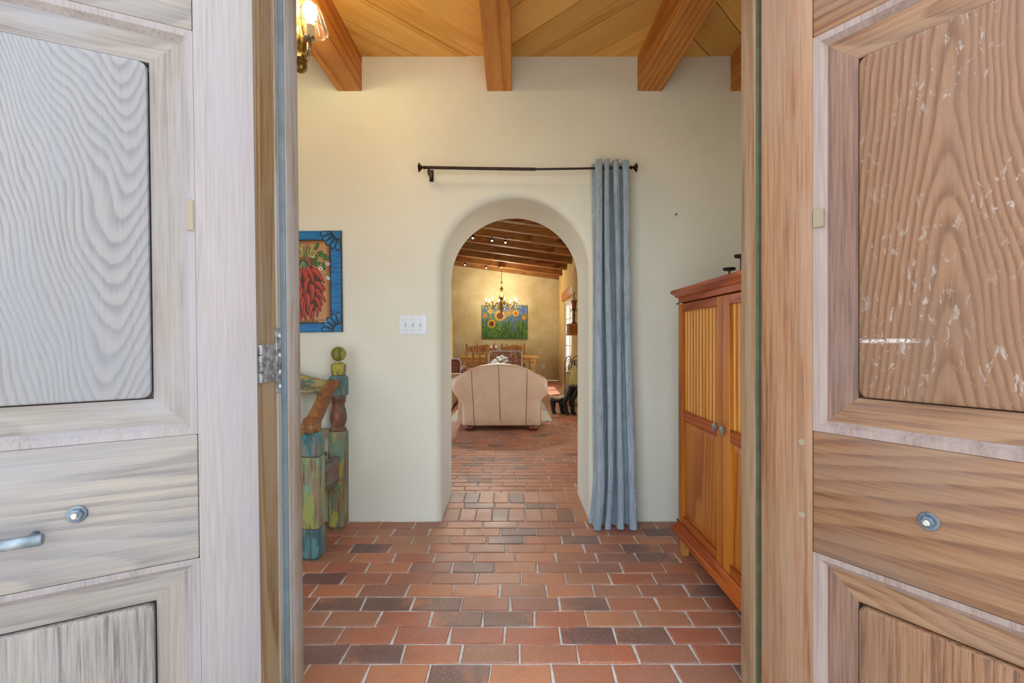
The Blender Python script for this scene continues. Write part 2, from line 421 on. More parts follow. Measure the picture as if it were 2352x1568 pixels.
M['grout'] = mottled('pale_grout', (190,184,176), (222,218,212), 30, .85, 0, .3, 4, 160, jitter=False)

def brick_mat(name, warm):
    m, nt, b = newmat(name)
    tc = nt.nodes.new('ShaderNodeTexCoord'); geo = nt.nodes.new('ShaderNodeNewGeometry'); oi = nt.nodes.new('ShaderNodeObjectInfo')
    r = math_n(nt, 'FRACT', math_n(nt, 'ADD', math_n(nt, 'MULTIPLY', oi.outputs['Random'], 7.13), geo.outputs['Random Per Island']))
    r2 = math_n(nt, 'FRACT', math_n(nt, 'MULTIPLY', r, 17.77))
    wp = geo.outputs['Position']
    base = ramp_n(nt, r, [(0, L((178,104,70))), (.2, L((164,90,62))), (.4, L((188,120,78))), (.6, L((166,102,74))), (.8, L((148,98,78))), (1, L((182,122,82)))])
    n1 = noise(nt, wp, 7, 4, .6)
    base = mix_n(nt, math_n(nt, 'MULTIPLY', smooth01(nt, n1, .45, .75), .45), base, L((178,124,84) if warm else (140,98,84)))
    # burnt bricks: part or all of the face is charcoal
    cm = nt.nodes.new('ShaderNodeSeparateXYZ'); nt.links.new(tc.outputs['Object'], cm.inputs[0])
    grad = math_n(nt, 'ADD', math_n(nt, 'MULTIPLY_ADD', cm.outputs[0], 3.0, .30), math_n(nt, 'MULTIPLY', math_n(nt, 'FRACT', math_n(nt, 'MULTIPLY', r, 53.1)), .35))
    sel = smooth01(nt, r2, .86, .89)
    burnt = math_n(nt, 'MULTIPLY', sel, smooth01(nt, math_n(nt, 'ADD', math_n(nt, 'MULTIPLY', noise(nt, wp, 12, 4, .65), .9), math_n(nt, 'MULTIPLY', grad, .6)), .48, .78))
    base = mix_n(nt, math_n(nt, 'MULTIPLY', burnt, .70), base, L((78,70,70)))
    base = mix_n(nt, math_n(nt, 'MULTIPLY', smooth01(nt, noise(nt, wp, 2.2, 4, .6), .4, .7), .24), base, L((180,152,134)))
    sp = noise(nt, wp, 190, 4, .75)
    base = mix_n(nt, math_n(nt, 'MULTIPLY', smooth01(nt, sp, .57, .68), .7), base, L((214,202,194)))
    nt.links.new(base, b.inputs['Base Color'])
    nt.links.new(math_n(nt, 'MULTIPLY_ADD', n1, .22, .30 if warm else .34), b.inputs['Roughness'])
    b.inputs['Specular IOR Level'].default_value = .5
    bump(nt, b, noise(nt, wp, 60, 5, .7), .25, .004)
    return m
M['brick'] = brick_mat('terracotta_brick', False)
M['brick_far'] = brick_mat('terracotta_brick_warm', True)

# ---------------------------------------------------------------- structure: foyer shell
FW0, FW1 = 1.10, 1.30          # front wall (outer and inner face)
BW0, BW1 = 2.795, 3.325        # thick wall with the arch
XL, XR = -2.40, 1.47           # foyer side walls
ZC = 2.80                      # foyer ceiling
EW = 13.66                     # far end wall
FXL, FXR = -3.2, 1.38          # far room side walls
FZ = -0.12                     # far room floor

def arch_wall(name, y0, y1, cx, hw, zs, zb, x0, x1, zt, rf, rb, mats):
    jz = [zb, zb+.3, zb+.6, zb+.9, zb+1.2]
    jz = [z for z in jz if z < zs-.05]
    cr = math.atan2(zt-zs, x1-cx); cl = math.atan2(zt-zs, x0-cx)
    angs = sorted(set([PI*k/40 for k in range(41)]+[cr, cl]))
    def outline(o):
        pts = [(cx+hw+o, z) for z in jz]
        pts += [(cx+(hw+o)*math.cos(a), zs+(hw+o)*math.sin(a)) for a in angs]
        pts += [(cx-hw-o, z) for z in reversed(jz)]
        return pts
    def rect():
        pts = [(x1, z) for z in jz]
        for a in angs:
            c, s_ = math.cos(a), math.sin(a); t = 1e9
            if c > 1e-6: t = min(t, (x1-cx)/c)
            if c < -1e-6: t = min(t, (x0-cx)/c)
            if s_ > 1e-6: t = min(t, (zt-zs)/s_)
            pts.append((cx+t*c, zs+t*s_))
        pts += [(x0, z) for z in reversed(jz)]
        return pts
    rings = [(rect(), y0), (outline(rf), y0)]
    for k in range(1, 7):
        a = PI/2*k/6; rings.append((outline(rf*(1-math.sin(a))), y0+rf*(1-math.cos(a))))
    rings.append((outline(0), (y0+y1)/2))
    for k in range(0, 6):
        a = PI/2*k/6; rings.append((outline(rb*(1-math.cos(a))), y1-rb*(1-math.sin(a))))
    rings += [(outline(rb), y1), (rect(), y1)]
    m = MB(); n = len(rings[0][0])
    for pts, y in rings: m.v += [(p[0], y, p[1]) for p in pts]
    for i in range(len(rings)-1):
        for k in range(n-1):
            m.f.append((i*n+k, i*n+k+1, (i+1)*n+k+1, (i+1)*n+k))
    e = (len(rings)-1)*n           # close the outside of the wall
    for k in range(n-1): m.f.append((k+1, k, e+k, e+k+1))
    o = m.build(name, mats, None, smooth=30); tag(o, kind='structure'); return o
arch_wall('wall_back', BW0, BW1, .018, .449, 1.508, FZ, XL-.1, XR+.1, 3.75, .05, .03, M['wall'])
arch_wall('wall_end', EW, EW+.25, -2.25, .50, 1.70, FZ, FXL, FXR, 3.75, .03, .03, M['wall_far'])
tag(MB().box((-5,EW+1.5,FZ), (0,EW+1.6,3)).buildw('wall_hall', M['wall_side']), kind='structure')
tag(MB().box((-3.3,EW+.25,FZ-.1), (0,EW+1.6,FZ)).buildw('floor_hall', M['grout']), kind='structure')
tag(MB().box((-3.3,EW+.25,2.5), (0,EW+1.6,2.6)).buildw('ceiling_hall', M['wall_side']), kind='structure')

# front wall with the doorway
OX0, OX1, OZ = -.64, .70, 2.22
m = MB(); m.box((-5,FW0,-.1), (-2.25,FW1,3.1)); m.box((-1.25,FW0,-.1), (OX0,FW1,3.1)); m.box((-2.25,FW0,-.1), (-1.25,FW1,.5)); m.box((-2.25,FW0,1.9), (-1.25,FW1,3.1)); m.box((OX1,FW0,-.1), (5,FW1,3.1)); m.box((OX0,FW0,OZ), (OX1,FW1,3.1))
tag(m.build('wall_front', M['stucco']), kind='structure')
tag(MB().box((XL-.1,FW1,-.1), (XL,BW0,3.1)).buildw('wall_left', M['wall']), kind='structure')
tag(MB().box((XR,FW1,-.1), (XR+.1,BW0,3.1)).buildw('wall_right', M['wall']), kind='structure')

# ---------------------------------------------------------------- brick floors
def brick_mesh(lx, ly, h, seed):
    r = random.Random(seed); j = lambda a: r.uniform(-a, a)
    hx, hy = lx/2, ly/2
    base = []
    for (sx, sy) in ((-1,-1),(0,-1),(1,-1),(1,1),(0,1),(-1,1)):
        base.append((sx*hx+j(.0034), sy*hy+j(.0026)))
    b = [(x, y, -h) for x, y in base]
    t = [(x, y, -.0022) for x, y in base]
    tt = [(x-(.0035 if x > .01 else -.0035 if x < -.01 else 0), y-(.0035 if y > 0 else -.0035), j(.0006)) for x, y in base]
    mm = MB(); n = 6
    mm.v = b+t+tt
    for i in range(n):
        k = (i+1) % n
        mm.f += [(i,k,k+n,i+n), (i+n,k+n,k+2*n,i+2*n)]
    mm.f.append(tuple(range(2*n,3*n)))
    return mm
BL, BP = .204, .102
br_meshes = [brick_mesh(BL-.0075, BP-.007, .02, s).mesh('brick', smooth=0) for s in range(6)]
bs_meshes = [brick_mesh(BP-.006, BL+.006-.006, .02, 50+s).mesh('brick', smooth=0) for s in range(4)]
for me in br_meshes+bs_meshes: me.materials.append(M['brick'])
brf_meshes = [brick_mesh(BL-.006, BP-.006, .02, 20+s).mesh('brick', smooth=0) for s in range(6)]
for me in brf_meshes: me.materials.append(M['brick_far'])

floor = MB().box((XL,FW0+.02,-.06), (XR,BW0,-.0045)).box((-.44,BW0,-.06), (.475,BW1,-.0045)).build('floor', M['grout'])
tag(floor, 'terracotta brick floor of the entry hall with pale joints', kind='structure')
stuffm = MB()
def put_brick(parent, meshes, x, y, z, lx=BL):
    o = link('brick', random.choice(meshes), parent, (x+random.uniform(-.0012,.0012), y+random.uniform(-.0008,.0008), z+random.uniform(-.0008,.0006)),
             (random.uniform(-.006,.006), random.uniform(-.003,.003), random.uniform(-.006,.006)+(PI if random.random() < .5 else 0)))
    return o
row = 0; y = BW0
offs = [0.055, .153, .02, .118, .07, .172, .045, .14, .095, .0, .115, .06, .16, .03, .12, .08, .17]
while y-BP > FW1-.19:
    yc = y-BP/2; x = -2.36-offs[row % len(offs)]+.0
    while x < XR-.06:
        xa, xb = max(x, XL+.005), min(x+BL, XR-.005)
        xc = (xa+xb)/2
        if xb-xa > BL-.01 and xc > -1.42: put_brick(floor, br_meshes, xc, yc, 0)
        elif xb-xa > .03:
            stuffm.box((xa+.003,yc-BP/2+.003,-.02), (xb-.003,yc+BP/2-.003,0))
        x += BL
    y -= BP; row += 1
# threshold bricks inside the arch: upright row, level row, upright row
yy = BW0
for ri, kind in enumerate('SLS'):
    dep = .212 if kind == 'S' else .104
    x = -.43
    if kind == 'S':
        while x < .47:
            if x+BP < .48: put_brick(floor, bs_meshes, x+BP/2, yy+dep/2, 0)
            elif x < .46: stuffm.box((x+.003,yy+.003,-.02), (.466,yy+dep-.003,0))
            x += BP
    else:
        x = -.52
        while x < .47:
            xa, xb = max(x, -.43), min(x+BL, .467)
            if xb-xa > BL-.01: put_brick(floor, br_meshes, (xa+xb)/2, yy+dep/2, 0)
            elif xb-xa > .03: stuffm.box((xa+.003,yy+.003,-.02), (xb-.003,yy+dep-.003,0))
            x += BL
    yy += dep
tag(stuffm.build('brick_rest', M['brick'], floor), kind='stuff')

floor2 = MB().box((FXL,BW1-.02,FZ-.06), (FXR,EW,FZ-.0045)).build('floor', M['grout'])
tag(floor2, 'terracotta brick floor of the living room beyond the arch', kind='structure')
W[floor2] = Vector((0,0,0))
rest = MB(); y = BW1+.0; row = 0; nb = 0
while y+BP < EW:
    yc = y+BP/2; x = FXL-random.uniform(0, .02)-(.102 if row % 2 else 0)-.03
    lim = .25*1.0
    while x < FXR-.05:
        xa, xb = max(x, FXL), min(x+BL, FXR); xc = (xa+xb)/2
        vis = yc > 3.6 and abs(xc-.005) < .138*yc+.1
        if vis and nb < 290 and xb-xa > BL-.01:
            put_brick(floor2, brf_meshes, xc, yc, FZ); nb += 1
        elif xb-xa > .03:
            dz = random.uniform(-.001, .0006)
            rest.box((xa+.003,yc-BP/2+.003,FZ-.02), (xb-.003,yc+BP/2-.003,FZ+dz))
        x += BL
    y += BP; row += 1
tag(rest.build('brick_rest', M['brick_far'], floor2, smooth=0), kind='stuff')

# ---------------------------------------------------------------- foyer ceiling and beams
ceil = MB().box((XL-.1,FW1-.02,ZC+.025), (XR+.1,BW0+.1,ZC+.12)).build('ceiling', M['beam'])
tag(ceil, 'diagonal pine plank ceiling of the entry hall', kind='structure')
beams_x = [(-1.96,-1.812), (-1.053,-.906), (-.150,.0), (.757,.906), (1.319,1.469)]
def clip(poly, x0, x1, y0, y1):
    for ax, lim, sg in ((0,x0,1),(0,x1,-1),(1,y0,1),(1,y1,-1)):
        out = []
        for i, p in enumerate(poly):
            q = poly[(i+1) % len(poly)]
            ip = sg*(p[ax]-lim) >= 0; iq = sg*(q[ax]-lim) >= 0
            if ip: out.append(p)
            if ip != iq:
                t = (lim-p[ax])/(q[ax]-p[ax]); out.append((p[0]+t*(q[0]-p[0]), p[1]+t*(q[1]-p[1])))
        poly = out
        if not poly: return []
    return poly
bays = [(XL,-1.95,-1), (-1.82,-1.05,-1), (-.91,-.147,1), (-.003,.76,-1), (.903,1.325,1)]
PW = .205
for bx0, bx1, sg in bays:
    ang = PI/4*sg; d = Vector((math.cos(ang), math.sin(ang))); nrm = Vector((-d.y, d.x)); c0 = Vector((bx0, 2.05))
    k = -14; off = random.uniform(0, PW)
    for k in range(-14, 15):
        a = off+k*PW+.0022; b = off+(k+1)*PW-.0022
        P = [c0+d*s_+nrm*t for s_, t in ((-3,a),(3,a),(3,b),(-3,b))]
        poly = clip([(p.x, p.y) for p in P], bx0, bx1, FW1-.01, BW0+.01)
        if len(poly) < 3: continue
        cx = sum(p[0] for p in poly)/len(poly); cy = sum(p[1] for p in poly)/len(poly)
        R = Matrix.Rotation(-ang, 2)
        loc = [R @ Vector((p[0]-cx, p[1]-cy)) for p in poly]
        dz = random.uniform(0, .005)
        mm = MB().prism([(p.x, p.y) for p in loc], 'z', 0, .024-dz)
        o = mm.build('plank', M['plank'], ceil, (cx, cy, ZC+dz), smooth=0); o.rotation_euler = (0,0,ang)
for i, (a, b) in enumerate(beams_x):
    o = MB().box((a,FW1-.04,2.594), (b,BW0+.02,ZC+.03)).buildw('ceiling_beam', M['beam'], bevel=.004, seg=1)
    tag(o, 'orange-brown pine beam crossing the plank ceiling of the entry hall', 'beam', 'beams of the entry hall ceiling')

# ---------------------------------------------------------------- door frame, seals, hinge
LEAN = math.radians(.55)
jl = empty('trim_1', (-.606,1.10,0), 'worn pale door jamb on the turquoise bench side', kind='structure', rot=(0,0,0))
pl_ = MB().box((-.035,0,0), (0,.115,2.2)).build('rabbet', M['jamb_rabbet'], jl, bevel=.002, seg=1)
MB().box((-.035,.115,0), (.0165,.192,2.2)).build('stop', M['jamb_worn'], jl, bevel=.004)
MB().box((.001,.108,0), (.0155,.1165,2.2)).build('weather_seal', M['weather_l'], jl, bevel=.002, seg=1)
MB().box((-.001,.088,0), (.004,.107,2.2)).build('seal_bead', M['jamb_worn'], jl, bevel=.0015, seg=1)
# hinge plate with knuckle, mid height
h = MB(); z0, z1 = .962, 1.128
h.box((0,.080,z0), (.0062,.106,z1)); h.box((0,.012,.994), (.0052,.084,1.086))
hp = h.build('hinge', M['hinge'], jl, bevel=.001, seg=1)
kn = MB().lathe([(.007,.995),(.007,1.018)], (.004,.006,0), 'z', 12).lathe([(.0085,1.020),(.0085,1.06)], (.004,.006,0), 'z', 12).lathe([(.007,1.062),(.007,1.085)], (.004,.006,0), 'z', 12)
kn.build('knuckle', M['hinge'], hp)
for z in (.978, 1.015, 1.058, 1.108):
    MB().lathe([(.0055,0),(.0055,.0015),(.003,.003)], (.006,.095,z), 'x', 12).build('screw', M['screw'], hp)
jr = empty('trim_2', (.638,1.10,0), 'brown door jamb with olive seal on the armoire side', kind='structure')
MB().box((.05,0,0), (.085,.114,2.2)).build('rabbet', M['jamb_rabbet'], jr, bevel=.002, seg=1)
MB().box((0,.115,0), (.085,.192,2.2)).build('stop', M['jamb_brown'], jr, bevel=.003)
MB().box((.0012,.106,0), (.05,.1165,2.2)).build('weather_seal', M['weather_r'], jr, bevel=.002, seg=1)
tag(MB().box((-.64,1.10,2.17), (.72,1.292,2.23)).buildw('trim_3', M['jamb_brown'], bevel=.003), kind='structure')
tag(MB().box((-.60,1.06,-.07), (.69,1.13,.004)).buildw('trim_4', M['sill'], bevel=.004), kind='structure')

# ---------------------------------------------------------------- the two door leaves (s = along leaf from the hinge edge, w = out of the visible face)
def door_leaf(name, P, d, side, mz, mx, ms, label):
    """P hinge-edge corner of the visible face, d unit direction towards the free edge; local x = s, local -y = out of the visible face"""
    ang = math.atan2(d[1], d[0])
    r = empty(name, (P[0],P[1],0), label, None, None, 'structure', (0,0,ang))
    t = .046; Wd = .652; H = 2.15; sw = .114
    sg = 1 if side == 'l' else -1      # side of local y that faces the viewer
    def bx(lo, hi):
        (x0,w0,z0), (x1,w1,z1) = lo, hi
        ya, yb = w0*sg, w1*sg
        return MB().box((x0,min(ya,yb),z0), (x1,max(ya,yb),z1))
    for a, b in ((0,sw), (Wd-sw,Wd)):
        bx((a,-t,.012), (b,0,H)).build('stile', ms, r, bevel=.003)
    for a, b in ((.02,.17), (.630,.897), (1.765,1.90), (2.06,H)):
        rl = bx((sw+.0004,-t+.001,a), (Wd-sw-.0004,-.0006,b)).build('rail', mx, r, bevel=.004)
    for a, b in ((.17,.630), (.897,1.765), (1.90,2.06)):
        x0, x1 = sw, Wd-sw
        # sloping bead around the opening
        bead = MB(); e = .024
        ring0 = [(x0,a),(x1,a),(x1,b),(x0,b)]; ring1 = [(x0+e,a+e),(x1-e,a+e),(x1-e,b-e),(x0+e,b-e)]
        def V(p, w): return (p[0], w*sg, p[1])
        ringm = [(x0+e*.55,a+e*.55),(x1-e*.55,a+e*.55),(x1-e*.55,b-e*.55),(x0+e*.55,b-e*.55)]
        bead.v = [V(p,-.002) for p in ring0]+[V(p,-.004) for p in ringm]+[V(p,-.015) for p in ring1]
        for q in (0, 4):
            bead.f += [(q+i,q+(i+1)%4,q+(i+1)%4+4,q+i+4) for i in range(4)]
        bead.build('bead', ms if side == 'l' else M['bead_r'], r, smooth=20)
        # raised panel with a sunk border and a flat field, rounded field corners
        g = .082; rc = .016
        def rr(x0_, z0_, x1_, z1_, rad):
            pts = []
            for (cx, cz, a0) in ((x1_-rad,z0_+rad,-90),(x1_-rad,z1_-rad,0),(x0_+rad,z1_-rad,90),(x0_+rad,z0_+rad,180)):
                for k in range(6):
                    an = math.radians(a0+90*k/5); pts.append((cx+rad*math.cos(an), cz+rad*math.sin(an)))
            return pts
        gz = g if b-a > .3 else .05
        o0, o1, q0, q1 = x0+.018, x1-.018, a+.018, b-.018
        f0, f1, h0, h1 = x0+g-.003, x1-g+.003, a+gz-.003, b-gz+.003
        for (P4, mat_) in (([(o0,q0),(f0,h0),(f0,h1),(o0,q1)], 'z'), ([(f1,h0),(o1,q0),(o1,q1),(f1,h1)], 'z'), ([(o0,q0),(o1,q0),(f1,h0),(f0,h0)], 'x'), ([(f0,h1),(f1,h1),(o1,q1),(o0,q1)], 'x')):
            inner = lambda p: p[0] in (f0, f1) and p[1] in (h0, h1)
            mo = MB(); fr_ = [V(p, -.0215 if inner(p) else -.0145) for p in P4]; bk_ = [V(p, -.034) for p in P4]
            mo.hexa(bk_, fr_)
            mo.build('moulding', M['mould_%s_%s' % (side, mat_)], r, smooth=0)
        rings = [(rr(x0+g,a+gz,x1-g,b-gz,rc),-.034), (rr(x0+g,a+gz,x1-g,b-gz,rc),-.0165), (rr(x0+g+.0015,a+gz+.0015,x1-g-.0015,b-gz-.0015,rc),-.0135), (rr(x0+g+.005,a+gz+.005,x1-g-.005,b-gz-.005,rc),-.0118)]
        pn = MB(); n = len(rings[0][0])
        for pts, w in rings: pn.v += [V(p, w) for p in pts]
        for i in range(len(rings)-1):
            for k in range(n): pn.f.append((i*n+k, i*n+(k+1)%n, (i+1)*n+(k+1)%n, (i+1)*n+k))
        pn.f.append(tuple((len(rings)-1)*n+k for k in range(n))); pn.f.append(tuple(n-1-k for k in range(n)))
        pn.build('panel', (M['panel_l'] if side == 'l' else M['panel_r']) if a > .5 else (M['panel_l2'] if side == 'l' else M['panel_r2']), r, smooth=25)
        bx((x0-.01,-.0405,a-.01), (x1+.01,-.0341,b+.01)).build('panel_back', M['dark_wood'], r)
    # bolt: washer, nut, shank end
    bz = .762
    bo = MB().lathe([(.0165,0),(.0165,.002),(.0155,.003)], (.312,0,bz), 'y', 24)
    bo.v = [(x, y*sg, z) for x, y, z in bo.v]; bo = bo.build('bolt', M['iron'], r)
    nu = MB().lathe([(.0115,.002),(.0115,.009),(.009,.011)], (.312,0,bz), 'y', 6); nu.v = [(x, y*sg, z) for x, y, z in nu.v]; nu.build('nut', M['iron'], bo, smooth=20)
    en = MB().lathe([(.006,.01),(.006,.017),(.004,.019)], (.312,0,bz), 'y', 14); en.v = [(x, y*sg, z) for x, y, z in en.v]; en.build('shank', M['knob'], bo)
    return r, sg
dl, sgl = door_leaf('door_1', (-.578,1.05), (-.885,-.466), 'l', M['door_l_z'], M['door_l_x'], M['door_l_st'], 'grey wooden door leaf with raised panels and a bar handle')
dr, sgr = door_leaf('door_2', (.602,1.12), (.547,-.837), 'r', M['door_r_z'], M['door_r_x'], M['door_r_st'], 'brown weathered wooden door leaf with raised panels and a single bolt')
# handle bar on the grey leaf
hb = MB().tube([(.372,0,.735),(.372,.03*sgl,.735)], .007, 10).tube([(.56,0,.735),(.56,.03*sgl,.735)], .007, 10).build('handle_post', M['iron'], dl)
MB().tube([(.350,.036*sgl,.7345),(.353,.036*sgl,.7345),(.40,.038*sgl,.735),(.50,.039*sgl,.735),(.583,.036*sgl,.735)], [.0095,.0112,.0108,.0108,.011], 14).build('handle_bar', M['steel'], dl)
# small light patches let into the beads, plugged holes in the brown stile
MB().box((.117,-.003,1.335), (.128,-.0062,1.40)).build('patch', M['pale_wood'], dl) if sgl < 0 else MB().box((.117,-.0062,1.335), (.128,.0,1.40)).build('patch', M['pale_wood'], dl)
(MB().box((.115,-.0062*1,1.345), (.136,.0005,1.383)) if sgr > 0 else MB().box((.115,-.0005,1.345), (.136,.0062,1.383))).build('patch', M['pale_wood'], dr)
for (s_, z) in ((.092,.868), (.092,.705)):
    pg = MB().lathe([(.007,-.002),(.007,.0006)], (s_,0,z), 'y', 14); pg.v = [(x, y*sgr, z_) for x, y, z_ in pg.v]; pg.build('plug', M['pale_wood'], dr)
# the old frame on this side leans a little
for o_, k_ in ((dl,.0140), (jl,.0112)):
    o_.rotation_mode = 'QUATERNION'
    rz_ = math.atan2(-.466,-.885) if o_ is dl else 0
    o_.rotation_quaternion = (Matrix.Rotation(-k_, 3, 'Y') @ Matrix.Rotation(rz_, 3, 'Z')).to_quaternion()
    o_.location.x += k_*1.1

# ---------------------------------------------------------------- porch outside
tag(MB().box((-5,-6,-.16), (5,1.09,-.07)).buildw('floor_porch', M['porch']), kind='structure')  # unseen slab, its pale colour serves as a daylight reflector
tag(MB().box((-60,-60,-.4), (60,60,-.3)).buildw('ground', M['ground']), kind='structure')

# ---------------------------------------------------------------- far room shell
sl = .137
def zb(x): return 3.03-sl*x           # underside of the beams
def wall_openings(name, x0, x1, y0, y1, z0, z1, ops, mat):
    m = MB(); y = y0
    for (a, b, c, d) in ops:
        m.box((x0,y,z0), (x1,a,z1))
        if c > z0: m.box((x0,a,z0), (x1,b,c))
        m.box((x0,a,d), (x1,b,z1)); y = b
    m.box((x0,y,z0), (x1,y1,z1))
    return tag(m.build(name, mat), kind='structure')
WR = [(3.6,6.6,.1,2.3), (10.4,12.25,FZ,2.06)]
wall_openings('wall_far_right', FXR, FXR+.3, BW1, EW+.25, FZ-.1, 3.9, WR, M['wall_side'])
WLo = [(3.8,7.6,FZ,2.4), (8.4,11.4,.3,2.3)]
wall_openings('wall_far_left', FXL-.3, FXL, BW1, EW+.25, FZ-.1, 3.9, WLo, M['wall_far'])
c2 = MB(); ha = .14
c2.hexa([(FXL-.3,BW1,zb(FXL-.3)+ha+.03),(FXR+.3,BW1,zb(FXR+.3)+ha+.03),(FXR+.3,EW+.25,zb(FXR+.3)+ha+.03),(FXL-.3,EW+.25,zb(FXL-.3)+ha+.03)],
        [(FXL-.3,BW1,4.2),(FXR+.3,BW1,4.2),(FXR+.3,EW+.25,4.2),(FXL-.3,EW+.25,4.2)])
ceil2 = tag(c2.build('ceiling', M['board_far']), 'sloping board ceiling of the living room beyond the arch', kind='structure')
x = FXL
while x < FXR-.01:
    xe = min(x+.19, FXR)
    mm = MB(); a, b = x+.002, xe-.002; dz = random.uniform(0,.004)
    mm.hexa([(a,BW1,zb(a)+ha+dz),(b,BW1,zb(b)+ha+dz),(b,EW,zb(b)+ha+dz),(a,EW,zb(a)+ha+dz)],
            [(a,BW1,zb(a)+ha+.028),(b,BW1,zb(b)+ha+.028),(b,EW,zb(b)+ha+.028),(a,EW,zb(a)+ha+.028)])
    mm.buildw('board', M['board_far'], ceil2, smooth=0); x = xe
bz_far = [4.1,4.75,5.4,6.05,6.65,7.10,7.62,8.28,8.97,9.73,10.66,11.64,12.71,13.55]
for i, yb in enumerate(bz_far):
    a, b = FXL-.05, FXR+.06; y0, y1 = yb, min(yb+.13, EW-.0)
    mm = MB()
    mm.hexa([(a,y0,zb(a)),(b,y0,zb(b)),(b,y1,zb(b)),(a,y1,zb(a))], [(a,y0,zb(a)+ha+.01),(b,y0,zb(b)+ha+.01),(b,y1,zb(b)+ha+.01),(a,y1,zb(a)+ha+.01)])
    mm.box((0,0,0),(0,0,0)) if False else None
    o = mm.buildw('rough_beam', M['beam_far'], bevel=.006, seg=1)
    tag(o, 'rough brown beam sloping across the living room ceiling beyond the arch', 'beam', 'beams of the living room ceiling')

def glazed(name, y0, y1, z0, z1, x, leaves, rows, label, kick=0):
    r = empty(name, (x,(y0+y1)/2,z0), label, None, None, 'structure')
    fr = MB(); t = .05
    fr.box((x,y0,z0),(x+.08,y0+t,z1)); fr.box((x,y1-t,z0),(x+.08,y1,z1)); fr.box((x+.001,y0+t,z1-t),(x+.079,y1-t,z1)); fr.box((x+.001,y0+t,z0),(x+.079,y1-t,z0+.03))
    fr.buildw('frame', M['white_paint'], r)
    w = (y1-y0-2*t)/leaves
    for k in range(leaves):
        a = y0+t+k*w; b = a+w; st = .07
        lf = MB(); za, zz = z0+.03, z1-t
        lf.box((x+.02,a+.003,za),(x+.06,a+st,zz)); lf.box((x+.02,b-st,za),(x+.06,b-.003,zz)); lf.box((x+.021,a+st,zz-st),(x+.059,b-st,zz)); lf.box((x+.021,a+st,za),(x+.059,b-st,za+st+kick))
        ln = lf.buildw('sash', M['white_paint'], r)
        ga, gb, gz0, gz1 = a+st, b-st, za+st+kick, zz-st
        mt = MB()
        mt.box((x+.028,(ga+gb)/2-.011,gz0),(x+.052,(ga+gb)/2+.011,gz1))
        for q in range(1, rows):
            z = gz0+(gz1-gz0)*q/rows; mt.box((x+.028,ga,z-.011),(x+.052,gb,z+.011))
        mt.buildw('muntin', M['white_paint'], ln)
        for q in range(rows):
            for c in range(2):
                pa = ga+(gb-ga)*c/2+.008; pb = ga+(gb-ga)*(c+1)/2-.008
                pz0 = gz0+(gz1-gz0)*q/rows+.008; pz1 = gz0+(gz1-gz0)*(q+1)/rows-.008
                MB().box((x+.038,pa,pz0),(x+.042,pb,pz1)).buildw('pane', M['pane'], ln)
    return r
glazed('door_3', 10.4, 12.25, FZ, 2.06, FXR+.02, 2, 5, 'white glazed garden door beside the kiva fireplace', .28)
glazed('added_window_1', 3.6, 6.6, .1, 2.3, FXR+.1, 3, 3, 'added unseen daylight window in the side wall of the living room')  # added out of view to bring daylight to the near living room
glazed('added_window_2', 3.8, 7.6, FZ, 2.4, FXL-.2, 3, 3, 'added unseen daylight window in the far side wall of the living room')  # unseen opening added so more daylight reaches the armchair and floor
glazed('added_window_3', 8.4, 11.4, .3, 2.3, FXL-.2, 3, 3, 'added unseen daylight window near the dining end of the living room')  # also added out of view, daylight for the dining end
tag(MB().box((FXR-.03,10.3,2.10), (FXR+.1,12.6,2.34)).buildw('trim_5', M['lintel'], bevel=.006), 'orange wooden lintel above the glazed garden door', kind='structure')

def added_front_window(name, x0, x1, z0, z1, cols, rows, label):
    r = empty(name, ((x0+x1)/2,FW0+.06,z0), label, None, None, 'structure'); y = FW0+.06; t = .04
    fr = MB().box((x0,y,z0),(x0+t,y+.06,z1)).box((x1-t,y,z0),(x1,y+.06,z1)).box((x0,y,z1-t),(x1,y+.06,z1)).box((x0,y,z0),(x1,y+.06,z0+t))
    for k in range(1, cols): fr.box((x0+(x1-x0)*k/cols-.012,y+.01,z0+t),(x0+(x1-x0)*k/cols+.012,y+.05,z1-t))
    for k in range(1, rows): fr.box((x0+t,y+.01,z0+(z1-z0)*k/rows-.012),(x1-t,y+.05,z0+(z1-z0)*k/rows+.012))
    fr.buildw('frame', M['sill'], r)
    for i in range(cols):
        for j in range(rows):
            MB().box((x0+(x1-x0)*i/cols+.02,y+.028,z0+(z1-z0)*j/rows+.02),(x0+(x1-x0)*(i+1)/cols-.02,y+.032,z0+(z1-z0)*(j+1)/rows-.02)).buildw('pane', M['pane'], r)
added_front_window('added_window_4', -2.25, -1.25, .5, 1.9, 2, 3, 'added unseen front window letting daylight into the entry hall')  # unseen window added in the front wall to brighten the hall
tag(MB().box((FXR+.3,3.2,2.6), (FXR+2.5,8.0,2.75)).buildw('sun_block_roof', M['sill']), 'added unseen roof blocking the sun outside the living room window', kind='structure')  # added overhang that keeps direct sun off the floor inside

